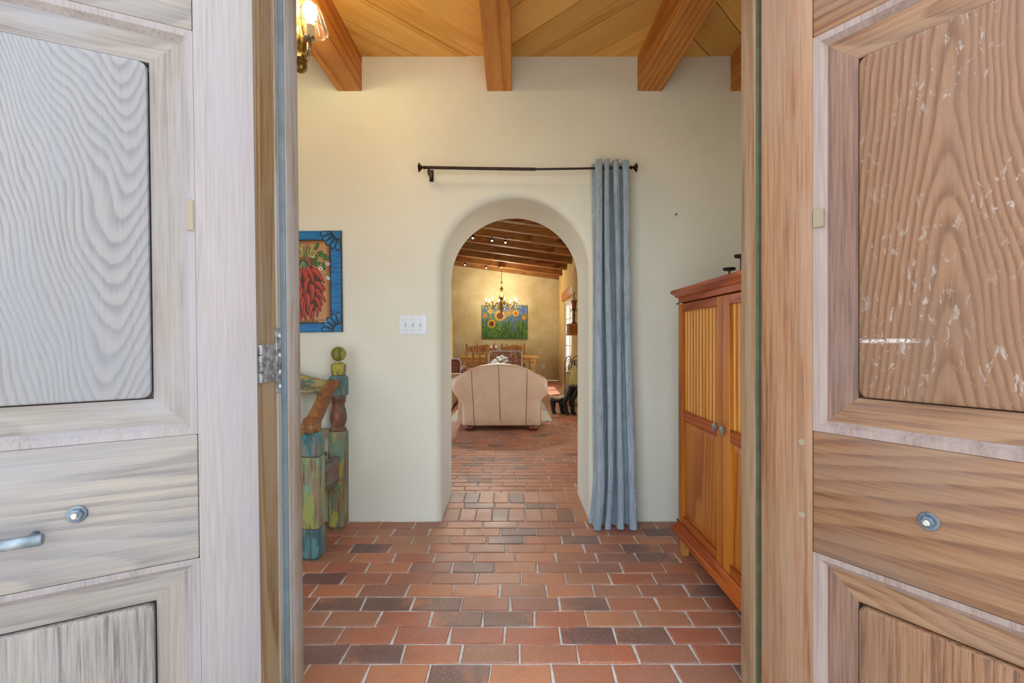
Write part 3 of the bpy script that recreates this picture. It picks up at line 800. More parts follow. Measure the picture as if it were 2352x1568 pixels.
# ================================================================= objects of the entry hall
# ---------------------------------------------------------------- painted prints: colour attribute on a fine grid
def print_mat(name, rough=.55):
    m, nt, b = newmat(name)
    a = nt.nodes.new('ShaderNodeVertexColor'); a.layer_name = 'paint'
    nt.links.new(a.outputs['Color'], b.inputs['Base Color']); b.inputs['Roughness'].default_value = rough
    bump(nt, b, noise(nt, coords(nt, jitter=False), 220, 3), .12, .002)
    return m
def to_lin(img):
    v = img/255.0
    return np.where(v <= .04045, v/12.92, ((v+.055)/1.055)**2.4)
def print_mesh(name, img, w, h, parent, loc, mat):
    """img rows top to bottom, sRGB 0..255; flat grid in the x-z plane facing -y"""
    ny, nx = img.shape[:2]
    xs = np.linspace(-w/2, w/2, nx); zs = np.linspace(h, 0, ny)
    co = np.zeros((ny, nx, 3)); co[:,:,0] = xs[None,:]; co[:,:,2] = zs[:,None]
    idx = np.arange(nx*ny).reshape(ny, nx)
    q = np.stack([idx[1:,:-1], idx[1:,1:], idx[:-1,1:], idx[:-1,:-1]], -1).reshape(-1, 4)
    me = bpy.data.meshes.new(name)
    me.vertices.add(nx*ny); me.vertices.foreach_set('co', co.ravel())
    me.loops.add(q.size); me.loops.foreach_set('vertex_index', q.ravel().astype(np.int32))
    me.polygons.add(len(q)); me.polygons.foreach_set('loop_start', np.arange(0, q.size, 4, dtype=np.int32))
    me.polygons.foreach_set('loop_total', np.full(len(q), 4, dtype=np.int32))
    me.update(); me.validate()
    ca = me.color_attributes.new('paint', 'FLOAT_COLOR', 'POINT')
    lin = np.concatenate([to_lin(np.clip(img, 0, 255)), np.ones((ny, nx, 1))], -1)
    ca.data.foreach_set('color', lin.ravel().astype(np.float32))
    me.materials.append(mat)
    o = bpy.data.objects.new(name, me); COL.objects.link(o); o.parent = parent; o.location = loc
    return o
class Canvas:
    def __init__(s, x0, y0, x1, y1, nx, ny):
        s.X, s.Y = np.meshgrid(np.linspace(x0, x1, nx), np.linspace(y0, y1, ny)); s.img = np.zeros((ny, nx, 3))
    def paint(s, mask, col):
        mask = np.clip(mask, 0, 1)[..., None]; s.img = s.img*(1-mask)+np.array(col, float)*mask
    def seg(s, x0, y0, x1, y1):
        dx, dy = x1-x0, y1-y0; L2 = dx*dx+dy*dy+1e-9
        t = np.clip(((s.X-x0)*dx+(s.Y-y0)*dy)/L2, 0, 1)
        return np.hypot(s.X-(x0+t*dx), s.Y-(y0+t*dy)), t
    def line(s, x0, y0, x1, y1, w, col):
        d, t = s.seg(x0, y0, x1, y1); s.paint((w-d)/2.5+.5, col)
    def blob(s, x0, y0, x1, y1, w, bend, col, edge, hi=None, ew=6):
        """tapered curved pod"""
        dx, dy = x1-x0, y1-y0; Ln = math.hypot(dx, dy); ux, uy = dx/Ln, dy/Ln
        a = ((s.X-x0)*ux+(s.Y-y0)*uy)/Ln; b = -(s.X-x0)*uy+(s.Y-y0)*ux
        b = b-bend*np.sin(np.clip(a, 0, 1)*PI*1.0)+bend*.4*np.clip(a, 0, 1)**2
        prof = w*np.clip(np.clip(a, 0, 1)*6+.35, 0, 1)*np.clip((1.02-a)*1.15, 0, 1)**.55
        inside = np.where((a > -.03) & (a < 1.02), prof-np.abs(b), -99)
        s.paint(inside/2.5+ew/2.5, edge); s.paint(inside/3, col)
        if hi is not None: s.paint(np.clip((prof*.35-np.abs(b+w*.25))/6, 0, .75)*((a > .05) & (a < .9)), hi)
    def ell(s, x, y, rx, ry, rot, col, edge=None, ew=5):
        c, q = math.cos(rot), math.sin(rot)
        u = (s.X-x)*c+(s.Y-y)*q; v = -(s.X-x)*q+(s.Y-y)*c
        d = (1-np.hypot(u/rx, v/ry))*min(rx, ry)
        if edge is not None: s.paint((d+ew)/2.5, edge)
        s.paint(d/2.5, col)
def lownoise(shape, cells, seed):
    r = np.random.default_rng(seed); g = r.random((cells[0]+2, cells[1]+2))
    yy = np.linspace(0, cells[0], shape[0]); xx = np.linspace(0, cells[1], shape[1])
    yi = yy.astype(int); xi = xx.astype(int); fy = (yy-yi)[:,None]; fx = (xx-xi)[None,:]
    fy = fy*fy*(3-2*fy); fx = fx*fx*(3-2*fx)
    a = g[yi][:,xi]; b = g[yi][:,xi+1]; c = g[yi+1][:,xi]; d = g[yi+1][:,xi+1]
    return a*(1-fy)*(1-fx)+b*(1-fy)*fx+c*fy*(1-fx)+d*fy*fx

# chilli ristra picture on the wall beside the bench
XC = 95.0
cv = Canvas(XC-480, 172, 575, 1465, 300, 404)
n1 = lownoise(cv.img.shape[:2], (60,8), 1)[..., None]; n2 = lownoise(cv.img.shape[:2], (9,7), 2)[..., None]
cv.img = np.array([16,92,150.])*(1-n1)+np.array([40,128,186.])*n1
inner = np.minimum(np.minimum(440-cv.X, cv.X-(2*XC-440)), np.minimum(cv.Y-295, 1345-cv.Y))
cv.paint((inner+14)/4, (24,34,38))
tan = np.array([196,148,96.])*(1-n2)+np.array([178,130,82.])*n2
rim = np.clip(inner/55, 0, 1)[..., None]
tan = tan*rim+np.array([120,72,30.])*(1-rim)
mk = np.clip(inner/4, 0, 1)[..., None]; cv.img = cv.img*(1-mk)+tan*mk
for (cx, cy, sx, sy) in ((575,172,-1,1),(575,1465,-1,-1),(2*XC-575,172,1,1),(2*XC-575,1465,1,-1)):
    u = (cv.X-cx)*sx; v = (cv.Y-cy)*sy
    r = np.hypot(u, v); th = np.arctan2(v, u)
    per = PI/2/5; ph = (th % per)/per-.5
    rad = 190+62*np.sqrt(np.clip(1-(ph*2)**2*.9, 0, 1))
    ok = (u >= -2) & (v >= -2)
    cv.paint(((rad+10-r)/4)*ok, (16,42,52))
    pet = np.minimum(np.minimum(rad-8-r, r-124), (.5-np.abs(ph))*per*r-7)
    blue = np.where(((r-124)/110)[...,None] > .5, 1, .8)*np.array([38,124,178.])
    mk = (np.clip(pet/5, 0, 1)*ok)[..., None]; cv.img = cv.img*(1-mk)+blue*mk
    cv.paint(np.clip((104-r)/5, 0, 1)*ok, (30,112,162))
chil = [(110,640,120,880,34,-20),(140,625,240,840,34,-16),(215,650,365,835,34,-10),(165,760,125,980,32,16),(205,850,210,1075,34,-12),(320,860,380,935,16,-6),
        (255,820,355,960,30,-14),(250,920,345,1000,24,-10),(270,960,385,1080,28,-12),(300,1050,340,1125,18,-6),(145,965,155,1210,34,-14),(250,1015,320,1200,28,-12),
        (95,1020,85,1190,28,10),(215,1105,180,1295,28,14),(130,1210,130,1320,22,8),(215,1200,215,1320,20,-4),(260,1150,275,1275,20,-8),(110,1150,110,1280,22,6),(80,900,70,1060,30,10)]
cv.ell(XC+40, 920, 200, 330, 0, (78,44,36)); cv.ell(XC-40, 920, 200, 330, 0, (78,44,36))
for (a, b, c, d, w, bn) in chil:
    cv.blob(2*XC-a, b, 2*XC-c, d, w, -bn, (166,56,34), (58,26,24), (206,88,52))
for (a, b, c, d, w, bn) in chil:
    cv.blob(a, b, c, d, w, bn, (168,56,34), (58,26,24), (208,90,54))
for k in range(46):
    x = XC+25+rng.uniform(-75, 75); tx = XC+25+(x-XC-25)*1.9+rng.uniform(-12, 12)
    cv.line(x, 505, tx, rng.uniform(335, 440), rng.uniform(2, 5), [(150,150,70),(96,110,50),(190,180,110),(60,72,40)][k % 4])
cv.ell(XC+20, 570, 130, 62, 0, (150,96,52), (60,34,20))
cv.ell(XC+10, 590, 60, 52, 0, (66,84,70), (40,30,20))
for k in range(14): cv.line(XC+10+rng.uniform(-12,12), 560, XC+10+rng.uniform(-60,60), 650, 2.5, (130,150,110))
for k in range(5): cv.line(180+k*12, 520, 205+k*4, 612, 3, (100,62,36))
for (a, b, c, d) in ((170,480,290,400),(200,440,420,560),(240,440,390,470),(320,570,325,640),(330,545,365,590),(250,470,270,520),(385,745,415,690),(380,740,435,718)):
    cv.line(a, b, c, d, 3, (132,130,52))
for (x, y, a, b, rt) in ((277,370,42,18,-1.1),(318,447,28,13,-.25),(263,525,46,22,-1.4),(350,485,44,20,.05),(398,526,38,18,-.3),(280,597,40,20,-.5),(362,622,44,18,1.3)):
    cv.ell(x, y, a, b, rt, (58,124,52), (24,44,26), 5); cv.line(x-a*.6*math.cos(rt), y-a*.6*math.sin(rt), x+a*.6*math.cos(rt), y+a*.6*math.sin(rt), 1.6, (30,70,34))
for (x, y) in ((413,597),(325,655),(228,490)):
    for k in range(7 if x > 240 else 3):
        an = k*2*PI/7; cv.ell(x+19*math.cos(an), y+16*math.sin(an), 9, 8, 0, (232,232,232))
    cv.ell(x, y, 8, 7, 0, (70,60,60))
cv.ell(412, 775, 34, 22, .9, (232,228,222), (50,54,44)); cv.ell(414, 778, 22, 10, .9, (120,120,110)); cv.ell(415, 779, 14, 6, .9, (236,236,230))
for k, x in enumerate((290,302,312,322,334,352,358,370,380,392)):
    cv.line(x, 1326+(k % 3)*2, x+6, 1338-(k % 2)*6, 2.6, (222,220,212))
PX = wx(785, 2.78); pw, ph_ = .460, .608
pr = empty('picture', (PX-pw/2, 2.779, wz(763, 2.78)), 'blue framed picture of a red chilli bunch above the painted bench', 'picture')
MB().box((-pw/2,0,0), (pw/2,.0155,ph_)).build('backing', M['frame_blue'], pr, bevel=.003)
print_mesh('print', cv.img, pw-.002, ph_-.002, pr, (0,-.0008,.001), print_mat('chilli_paint'))
MB().box((pw/2-.001,-.002,0), (pw/2+.003,.0155,ph_)).build('frame_edge', M['frame_blue'], pr)
pr.rotation_euler = (0, -.012, 0)

# ---------------------------------------------------------------- switch plate
yw = BW0
sp = empty('switch_plate', (wx(949, yw), yw, wz(768, yw)), 'white triple toggle switch plate between picture and arch', 'light switch')
MB().box((-.083,-.006,0), (.083,-.0002,.118)).build('plate', M['plastic'], sp, bevel=.0025)
for k in (-1, 0, 1):
    MB().box((k*.0455-.006,-.0072,.047), (k*.0455+.006,-.0058,.072)).build('toggle_slot', M['plate_slot'], sp)
    MB().hexa([(k*.0455-.004,-.007,.054),(k*.0455+.004,-.007,.054),(k*.0455+.004,-.007,.064),(k*.0455-.004,-.007,.064)],
              [(k*.0455-.0035,-.016,.066),(k*.0455+.0035,-.016,.066),(k*.0455+.0035,-.016,.071),(k*.0455-.0035,-.016,.071)]).build('toggle', M['plastic'], sp)
    for z in (.029, .089): MB().lathe([(.0035,-.0075),(.0035,-.0055)], (k*.0455,0,z), 'y', 10).build('screw', M['plate_slot'], sp)
hk = empty('wall_hook', (wx(1552, yw), yw, wz(493, yw)), 'tiny metal hook on the bare wall above the armoire', 'hook')
MB().lathe([(.008,-.004),(.008,-.0003)], (0,0,0), 'y', 12).build('base', M['plate_slot'], hk)
MB().tube([(0,-.003,0),(0,-.016,-.001),(0,-.019,.006)], .0022, 8).build('pin', M['iron'], hk)

# ---------------------------------------------------------------- curtain rod and curtain
YR = 2.70
rod = empty('curtain_rod', (wx(977, YR), YR, wz(384, YR)), 'thin dark bronze curtain rod above the arch', 'curtain rod')
xa, xm, xb_ = wx(977, YR), wx(1230, YR), wx(1447, YR)
za, zm, zbb = wz(384.5, YR), wz(388.5, YR), wz(384.5, YR)
MB().tube([(xa,YR,za),(xa*.5+xm*.5,YR,za*.4+zm*.6),(xm,YR,zm)], .0088, 12).buildw('outer_tube', M['rod'], rod)
MB().tube([(xm,YR,zm),(xm*.5+xb_*.5,YR,zm*.6+zbb*.4),(xb_,YR,zbb)], .0062, 12).buildw('inner_tube', M['rod'], rod)
for x, s_, z in ((xa,-1,za), (xb_,1,zbb)):
    f = MB().lathe([(.006,0),(.011,.004),(.011,.010),(.006,.014)], (0,0,0), 'x', 12)
    f.lathe([(.005,.012),(.008,.018),(.028,.036),(.028,.040)], (0,0,0), 'x', 4)
    f.v = [(x+s_*p[0], YR+p[1], z+p[2]) for p in f.v]; f.buildw('finial', M['rod'], rod, smooth=25)
for x, z in ((wx(985,YR), za-.002), (wx(1440,YR), zbb)):
    b_ = MB().box((x-.006,YR-.011,z-.013), (x+.006,YR+.011,z-.009)).box((x-.006,YR+.008,z-.038), (x+.006,BW0,z-.012)).box((x-.006,YR-.012,z-.034),(x+.006,YR+.012,z-.0105))
    b_.box((x-.012,BW0-.006,z-.05), (x+.012,BW0-.0003,z+.02)).buildw('bracket', M['rod'], rod)

m, nt, b = newmat('blue_linen')
v = coords(nt, jitter=False)
f1 = noise(nt, scaled(nt, v, (.25,.25,1)), 330, 4, .7); f2 = noise(nt, scaled(nt, v, (1,1,.06)), 160, 3, .6); f3 = noise(nt, v, 6, 3)
f = math_n(nt, 'ADD', math_n(nt, 'ADD', math_n(nt, 'MULTIPLY', f1, .45), math_n(nt, 'MULTIPLY', f2, .35)), math_n(nt, 'MULTIPLY', f3, .2))
nt.links.new(ramp_n(nt, f, [(.36, L((112,126,136))), (.5, L((150,164,174))), (.64, L((180,193,202)))]), b.inputs['Base Color'])
b.inputs['Roughness'].default_value = .85; b.inputs['Sheen Weight'].default_value = .2
bump(nt, b, f, .3, .003); M['linen'] = m
cur = empty('curtain', (wx(1412, YR), YR, .005), 'grey-blue linen curtain panel gathered beside the arch', 'curtain')
NF = 4.0
def cur_pt(u, v_):
    t = v_                                   # 0 top .. 1 floor
    xl = wx(1361, YR)+(wx(1366, YR)-wx(1361, YR))*t; xr = wx(1444, YR)+(wx(1461, YR)-wx(1444, YR))*t
    if .86 < t: xl -= .03*((t-.86)/.14)**1.5
    if .86 < t: xr += .006*((t-.86)/.14)
    ph = u*NF*2*PI+.25*math.sin(3.1*t)*(1-u)
    amp = (.036+.012*t)*(1+.25*math.sin(5*u+2.0*t)); c = math.cos(ph)
    c = math.copysign(abs(c)**.5, c)
    x = xl+(xr-xl)*u+(.011+.004*math.sin(9*u))*math.sin(2*ph)*.8+.004*math.sin(7*t+9*u)
    y = YR+amp*c*1.0-.006*t
    ztop = wz(371, YR)+.002*math.sin(ph*2)
    y += .003*math.sin(17*u+6*t)
    return (x, min(y, BW0-.012), ztop+(.006-ztop)*t)
MB().grid(cur_pt, 150, 90).buildw('cloth', M['linen'], cur, smooth=180)
# stitched header band: a second narrow layer just in front
def head_pt(u, v_):
    x, y, z = cur_pt(u, v_*.075)
    return (x, y-.0016, z+.0006)
MB().grid(head_pt, 150, 8).buildw('header', M['linen'], cur, smooth=180)
gr = MB()
for k in (0.24,):
    gr.tube([(wx(1374,YR)+.005*math.cos(a), YR-.002+.004*math.sin(a), wz(386,YR)+.019*math.sin(a)) for a in [2*PI*i/18 for i in range(18)]], .0035, 6, True)
gr.buildw('grommet', M['rod'], cur)

# ---------------------------------------------------------------- armoire
AX, AY0, AY1, AD = .858, 1.36, 2.39, .50      # front plane x, near end, far end, depth
ar = empty('armoire', (AX+AD/2, (AY0+AY1)/2, 0), 'honey wood armoire with slatted doors and pewter knobs', 'armoire')
c = MB()
c.box((AX+.022,AY0,.12), (AX+AD,AY0+.02,1.285)); c.box((AX+.022,AY1-.02,.12), (AX+AD,AY1,1.285)); c.box((AX+.03,AY0,.12), (AX+AD,AY1,.14)); c.box((AX+.03,AY0,1.26), (AX+AD,AY1,1.285))
c.box((AX+AD-.01,AY0,.12), (AX+AD,AY1,1.285))
c.buildw('body', M['armoire_z'], ar)
MB().box((AX,AY0,1.283), (AX+AD,AY1,1.318)).buildw('frieze', M['armoire_y'], ar, bevel=.002, seg=1)
cp = [(0,1.310),(-.010,1.312),(-.014,1.322),(-.024,1.330),(-.030,1.334),(-.030,1.346),(-.026,1.350),(AD,1.350),(AD,1.310)]
def crown(nm, prof):
    mm = MB(); n = len(prof)
    for (ys) in (0, 1):
        for (dx, z) in prof:
            e = min(dx, 0)
            mm.v.append((AX+dx, (AY0+e if ys == 0 else AY1-e), z))
    mm.f = [tuple(range(n)), tuple(range(2*n-1,n-1,-1))]+[(i,(i+1)%n,(i+1)%n+n,i+n) for i in range(n)]
    return mm.buildw(nm, M['armoire_y'], ar, smooth=25)
crown('crown_moulding', cp)
crown('base_moulding', [(.0,.165),(-.004,.160),(-.006,.150),(-.016,.142),(-.018,.130),(-.030,.124),(-.030,.112),(-.022,.105),(AD,.105),(AD,.165)])
for yy_, xx_ in ((AY1-.03,AX+.012),(AY0+.03,AX+.012),(AY1-.03,AX+AD-.04),(AY0+.03,AX+AD-.04)):
    a = .026
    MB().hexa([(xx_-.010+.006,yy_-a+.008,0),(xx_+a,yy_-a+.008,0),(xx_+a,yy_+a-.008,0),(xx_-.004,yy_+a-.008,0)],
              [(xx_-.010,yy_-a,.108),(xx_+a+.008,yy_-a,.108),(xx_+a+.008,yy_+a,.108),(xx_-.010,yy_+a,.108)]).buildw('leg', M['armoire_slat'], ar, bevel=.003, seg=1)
ym = 1.885
for (a, b_, kn) in ((ym+.0015, AY1-.002, ym+.032), (AY0+.002, ym-.0015, ym-.034)):
    z0, z1 = .168, 1.277; st = .055; t = .022
    dr_ = MB().box((AX+.014,a+st,z0+.04), (AX+.019,b_-st,z1-.03)).buildw('door', M['armoire_z'], ar)
    for (p, q) in ((a, a+st), (b_-st, b_)):
        MB().box((AX,p,z0), (AX+t,q,z1)).buildw('stile', M['armoire_z'], dr_, bevel=.002, seg=1)
    for (p, q) in ((z0,.208), (.692,.742), (1.238,z1)):
        MB().box((AX+.0008,a+st,p), (AX+t,b_-st,q)).buildw('rail', M['armoire_y'], dr_, bevel=.002, seg=1)
    pa, pb = a+st, b_-st; n = 11; wd = (pb-pa)/n
    for k in range(n):
        y0_ = pa+k*wd
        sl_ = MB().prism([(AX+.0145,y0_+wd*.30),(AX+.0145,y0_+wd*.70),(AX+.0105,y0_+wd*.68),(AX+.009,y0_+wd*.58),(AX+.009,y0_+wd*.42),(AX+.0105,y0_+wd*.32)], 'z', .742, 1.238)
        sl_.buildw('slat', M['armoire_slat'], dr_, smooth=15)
    # flat lower panel with bevelled edge
    pz0, pz1 = .208, .692; e = .03
    pn = MB()
    def rect3(i, x): return [(x,pa+i,pz0+i),(x,pb-i,pz0+i),(x,pb-i,pz1-i),(x,pa+i,pz1-i)]
    pn.v = rect3(0, AX+.017)+rect3(.008, AX+.012)+rect3(e, AX+.008)
    for q in (0, 4): pn.f += [(q+i,q+(i+1)%4,q+(i+1)%4+4,q+i+4) for i in range(4)]
    pn.f.append((8,9,10,11)); pn.buildw('panel', M['armoire_z'], dr_, smooth=10)
    kb = MB().lathe([(.004,0),(.005,-.010),(.009,-.014),(.0150,-.018),(.0165,-.022),(.011,-.027),(.004,-.028)], (0,0,0), 'x', 18)
    kb.v = [(AX+p[0], kn+p[1]*.95, .735+p[2]*1.35) for p in kb.v]; kb.buildw('knob', M['knob'], dr_)
    for z in (1.281, .166):
        yh = b_ if b_ > ym+.1 else a
        MB().box((AX-.006,yh-.004,z-.004), (AX+.004,yh+.012,z+.004)).buildw('hinge', M['iron'], dr_)
for (px, Y, X, py) in ((1675,2.345,1.10,618), (1702,2.20,1.088,588)):
    zt = wz(py, Y)
    r_ = empty('candle_holder', (X,Y,1.35), 'shorter black iron candle holder on the armoire top' if py > 600 else 'taller black iron candle holder on the armoire top', 'candle holder', 'candle holders on the armoire')
    MB().lathe([(.038,0),(.038,.004),(.006,.007)], (0,0,0), 'z', 20).build('foot', M['black'], r_)
    MB().lathe([(.0045,.004),(.0045,zt-1.35)], (0,0,0), 'z', 10).build('stem', M['black'], r_)
    h_ = zt-1.35
    MB().lathe([(.006,h_-.010),(.028,h_-.006),(.0315,h_+.006),(.029,h_+.006),(.026,h_-.002),(.002,h_-.003)], (0,0,0), 'z', 24).build('dish', M['black'], r_)

# ---------------------------------------------------------------- painted bench
bc = empty('bench', (-1.55,2.5,0), 'carved wooden bench in worn green and turquoise paint below the picture', 'bench')
def sqpost(name, cx, cy, hw_, z0, z1, mat, ch=.012, bot=0, top=0):
    mm = MB()
    def ring(h, z): 
        c_ = ch
        return [(cx-h+c_,cy-h,z),(cx+h-c_,cy-h,z),(cx+h,cy-h+c_,z),(cx+h,cy+h-c_,z),(cx+h-c_,cy+h,z),(cx-h+c_,cy+h,z),(cx-h,cy+h-c_,z),(cx-h,cy-h+c_,z)]
    rs = []
    if bot: rs.append(ring(hw_-bot, z0)); rs.append(ring(hw_, z0+bot*1.3))
    else: rs.append(ring(hw_, z0))
    if top: rs.append(ring(hw_, z1-top*1.2)); rs.append(ring(hw_-top*.45, z1-top*.4)); rs.append(ring(hw_-top, z1))
    else: rs.append(ring(hw_, z1))
    for r_ in rs: mm.v += r_
    for i in range(len(rs)-1):
        mm.f += [(i*8+k,i*8+(k+1)%8,(i+1)*8+(k+1)%8,(i+1)*8+k) for k in range(8)]
    mm.f += [tuple(range(7,-1,-1)), tuple((len(rs)-1)*8+k for k in range(8))]
    return mm.buildw(name, mat, bc, smooth=20)
for side in (1, -1):
    cxb = -1.013 if side > 0 else -2.087
    cyb = 2.705
    sqpost('back_post', cxb, cyb, .046, 0, .566, M['yellow_paint'], .010, .018, .01)
    MB().lathe([(.040,.562),(.046,.570),(.040,.582),(.034,.590),(.044,.615),(.047,.645),(.042,.680),(.033,.715),(.036,.728),(.043,.735),(.036,.743),(.043,.752),(.038,.764)], (cxb,cyb,0), 'z', 24).buildw('turning', M['red_paint'], bc)
    sqpost('post_block', cxb, cyb, .047, .762, .888, M['blue_paint'], .016, .012, .014)
    MB().lathe([(.030,.886),(.038,.892),(.042,.915),(.0425,.945),(.041,.953),(.026,.956),(.026,.963)], (cxb,cyb,0), 'z', 24).buildw('cup', M['yellow_paint'], bc)
    MB().ball((cxb,cyb,1.012), .0425, 24).buildw('finial', M['lime_paint'], bc)
    cxf = -1.008 if side > 0 else -2.092; cyf = 2.345
    sqpost('front_foot', cxf, cyf, .046, 0, .150, M['blue_paint'], .006, .008, .006)
    sqpost('front_post', cxf, cyf, .0455, .152, .508, M['green_paint'], .008, .004, .006)
    sqpost('front_block', cxf, cyf, .046, .510, .640, M['blue_paint'], .010, .006, .026)
    # curved arm from the back block down to the scroll on the front post
    pts = []
    for i in range(15):
        t = i/14; y_ = cyb-.04-(cyb-cyf+.035)*t; z_ = .845-.19*(3*t*t-2*t**3)+.012*math.sin(t*PI)
        pts.append((y_, z_))
    arm = MB(); wd = .026; n = len(pts)
    for i, (y_, z_) in enumerate(pts):
        j = min(i+1, n-1); k = max(i-1, 0); ty, tz = pts[j][0]-pts[k][0], pts[j][1]-pts[k][1]; l_ = math.hypot(ty, tz); ny, nz = -tz/l_, ty/l_
        th = .021+.008*math.sin(PI*i/n)
        wd_ = wd+.008*(i/n)
        for (sx_, sn) in ((-1,-1),(1,-1),(1.0,1),(-1.0,1)):
            arm.v.append((cxf*(i/n)+cxb*(1-i/n)+sx_*wd_, y_+ny*sn*th, z_+nz*sn*th))
    for i in range(n-1): arm.f += [(i*4+k,i*4+(k+1)%4,(i+1)*4+(k+1)%4,(i+1)*4+k) for k in range(4)]
    arm.f += [(3,2,1,0), tuple((n-1)*4+k for k in range(4))]
    arm.buildw('arm', M['ochre_paint'], bc, bevel=.010, seg=2)
    MB().lathe([(.034,-.036),(.038,-.030),(.038,.030),(.034,.036)], (cxf,cyf-.012,.668), 'x', 20).buildw('arm_scroll', M['ochre_paint'], bc)
    MB().box((cxf-.022,cyf+.05,.285), (cxf+.018,cyb-.05,.430)).buildw('side_rail', M['side_paint'], bc, bevel=.004, seg=1)
MB().box((-2.05,cyf-.02,.300), (-1.05,cyf+.02,.430)).buildw('front_rail', M['side_paint'], bc, bevel=.004, seg=1)
for k in range(4):
    y0_ = cyf-.05+k*.092
    MB().box((-2.04,y0_,.431), (-1.06,y0_+.088,.455)).buildw('seat_board', M['rail_paint'], bc, bevel=.003, seg=1)
top = [(-2.04+.98*i/40, .855+.105*(.5-.5*math.cos(2*PI*min(max((i/40-.0),0),1)))**.8+(.0)) for i in range(41)]
poly = [(-2.04,.785),(-1.06,.785)]+list(reversed(top))
MB().prism(poly, 'y', cyb-.022, cyb+.022).buildw('crest_rail', M['rail_paint'], bc, bevel=.004, seg=1)
MB().box((-2.04,cyb-.018,.530), (-1.06,cyb+.018,.575)).buildw('lower_back_rail', M['yellow_paint'], bc, bevel=.003, seg=1)
for k in range(7):
    x_ = -1.128-k*.141
    MB().lathe([(.010,.573),(.013,.60),(.017,.635),(.012,.665),(.016,.672),(.012,.680),(.017,.715),(.013,.755),(.010,.787)], (x_,cyb,0), 'z', 14).buildw('spindle', M['red_paint'] if k % 2 == 0 else M['ochre_paint'], bc)

# ---------------------------------------------------------------- hanging lamp of the entry hall
LX, LY = -.945, 2.07
lamp = empty('hanging_lamp', (LX,LY,2.288), 'brass three-arm lamp with clear ribbed glass shades under the beams', 'lamp')
MB().lathe([(.004,2.288),(.016,2.293),(.026,2.304),(.029,2.320),(.024,2.338),(.031,2.345),(.023,2.355),(.019,2.380),(.025,2.410),(.027,2.430),(.020,2.455),(.012,2.475),(.008,2.50)], (LX,LY,0), 'z', 20).buildw('body', M['brass_dark'], lamp)
MB().lathe([(.006,2.49),(.006,2.78)], (LX,LY,0), 'z', 10).buildw('rod', M['brass_dark'], lamp)
MB().lathe([(.055,2.80),(.055,2.79),(.03,2.775),(.008,2.77)], (LX,LY,0), 'z', 24).buildw('canopy', M['brass_dark'], lamp)
for an in (-44, 132, 224):
    a = math.radians(an); R = .102; cx, cy = LX+R*math.cos(a), LY+R*math.sin(a)
    p = lambda r_, z: (LX+r_*math.cos(a), LY+r_*math.sin(a), z)
    pts = [p(.02,2.362), p(.04,2.352), p(R-.035,2.335), p(R-.014,2.337), p(R-.003,2.350), p(R,2.366), p(R,2.385)]
    MB().tube(pts, .0062, 10).buildw('arm', M['brass'], lamp)
    MB().lathe([(.006,2.383),(.022,2.390),(.026,2.396),(.023,2.400),(.019,2.401)], (cx,cy,0), 'z', 20).buildw('cup', M['brass'], lamp)
    MB().lathe([(.0200,2.400),(.0200,2.448)], (cx,cy,0), 'z', 20).buildw('sleeve', M['sleeve'], lamp)
    MB().lathe([(.013,2.448),(.014,2.462),(.020,2.478),(.028,2.50),(.030,2.518),(.026,2.536),(.014,2.549),(.003,2.552)], (cx,cy,0), 'z', 20).buildw('bulb', M['bulb'], lamp)
    sh = MB(); prof = [(.0735,2.430),(.0740,2.436),(.071,2.448),(.063,2.472),(.051,2.505),(.038,2.535),(.026,2.556)]
    sh.lathe(prof, (cx,cy,0), 'z', 36, cap=False)
    sh.buildw('glass_shade', M['shade_glass'], lamp)
    rb = MB().tube([(cx+.0737*math.cos(t), cy+.0737*math.sin(t), 2.431) for t in [2*PI*i/36 for i in range(36)]], .0022, 6, True)
    for k in range(18):
        t = 2*PI*k/18
        rb.tube([(cx+r_*math.cos(t), cy+r_*math.sin(t), z) for r_, z in prof[2:6]], [.0010,.0016,.0014,.0008], 4)
    rb.buildw('shade_rim', M['crystal'], lamp)
    ld = bpy.data.lights.new('lamp_light', 'POINT'); ld.energy = LAMP_FOYER/3; ld.color = (1.0,.90,.50); ld.shadow_soft_size = .03
    lo = bpy.data.objects.new('lamp_light', ld); COL.objects.link(lo); lo.parent = lamp; lo.location = (cx-LX, cy-LY, 2.57-2.288)

# ================================================================= living room beyond the arch
# ---------------------------------------------------------------- tan leather armchair seen from behind
YS = 6.14
so = empty('armchair', (wx(1151,YS), YS+.4, FZ), 'wide tan leather armchair with rolled arms, its back to the arch', 'armchair')
outl = [(1063,980),(1062,955),(1061.5,932),(1058,922),(1050,914),(1042,905),(1037.5,894),(1038,884),(1043,874),(1053,864),(1066,856),(1082,848),(1100,841.5),(1120,837.5),(1145,836),(1170,837.5),
        (1190,841),(1207,846.5),(1222,853.5),(1236,863),(1248,874),(1257,885),(1259.5,895),(1257,904),(1250,912),(1243,919),(1240.5,930),(1240,955),(1240,979)]
ol = [(wx(a,YS), wz(b,YS)) for a, b in outl]
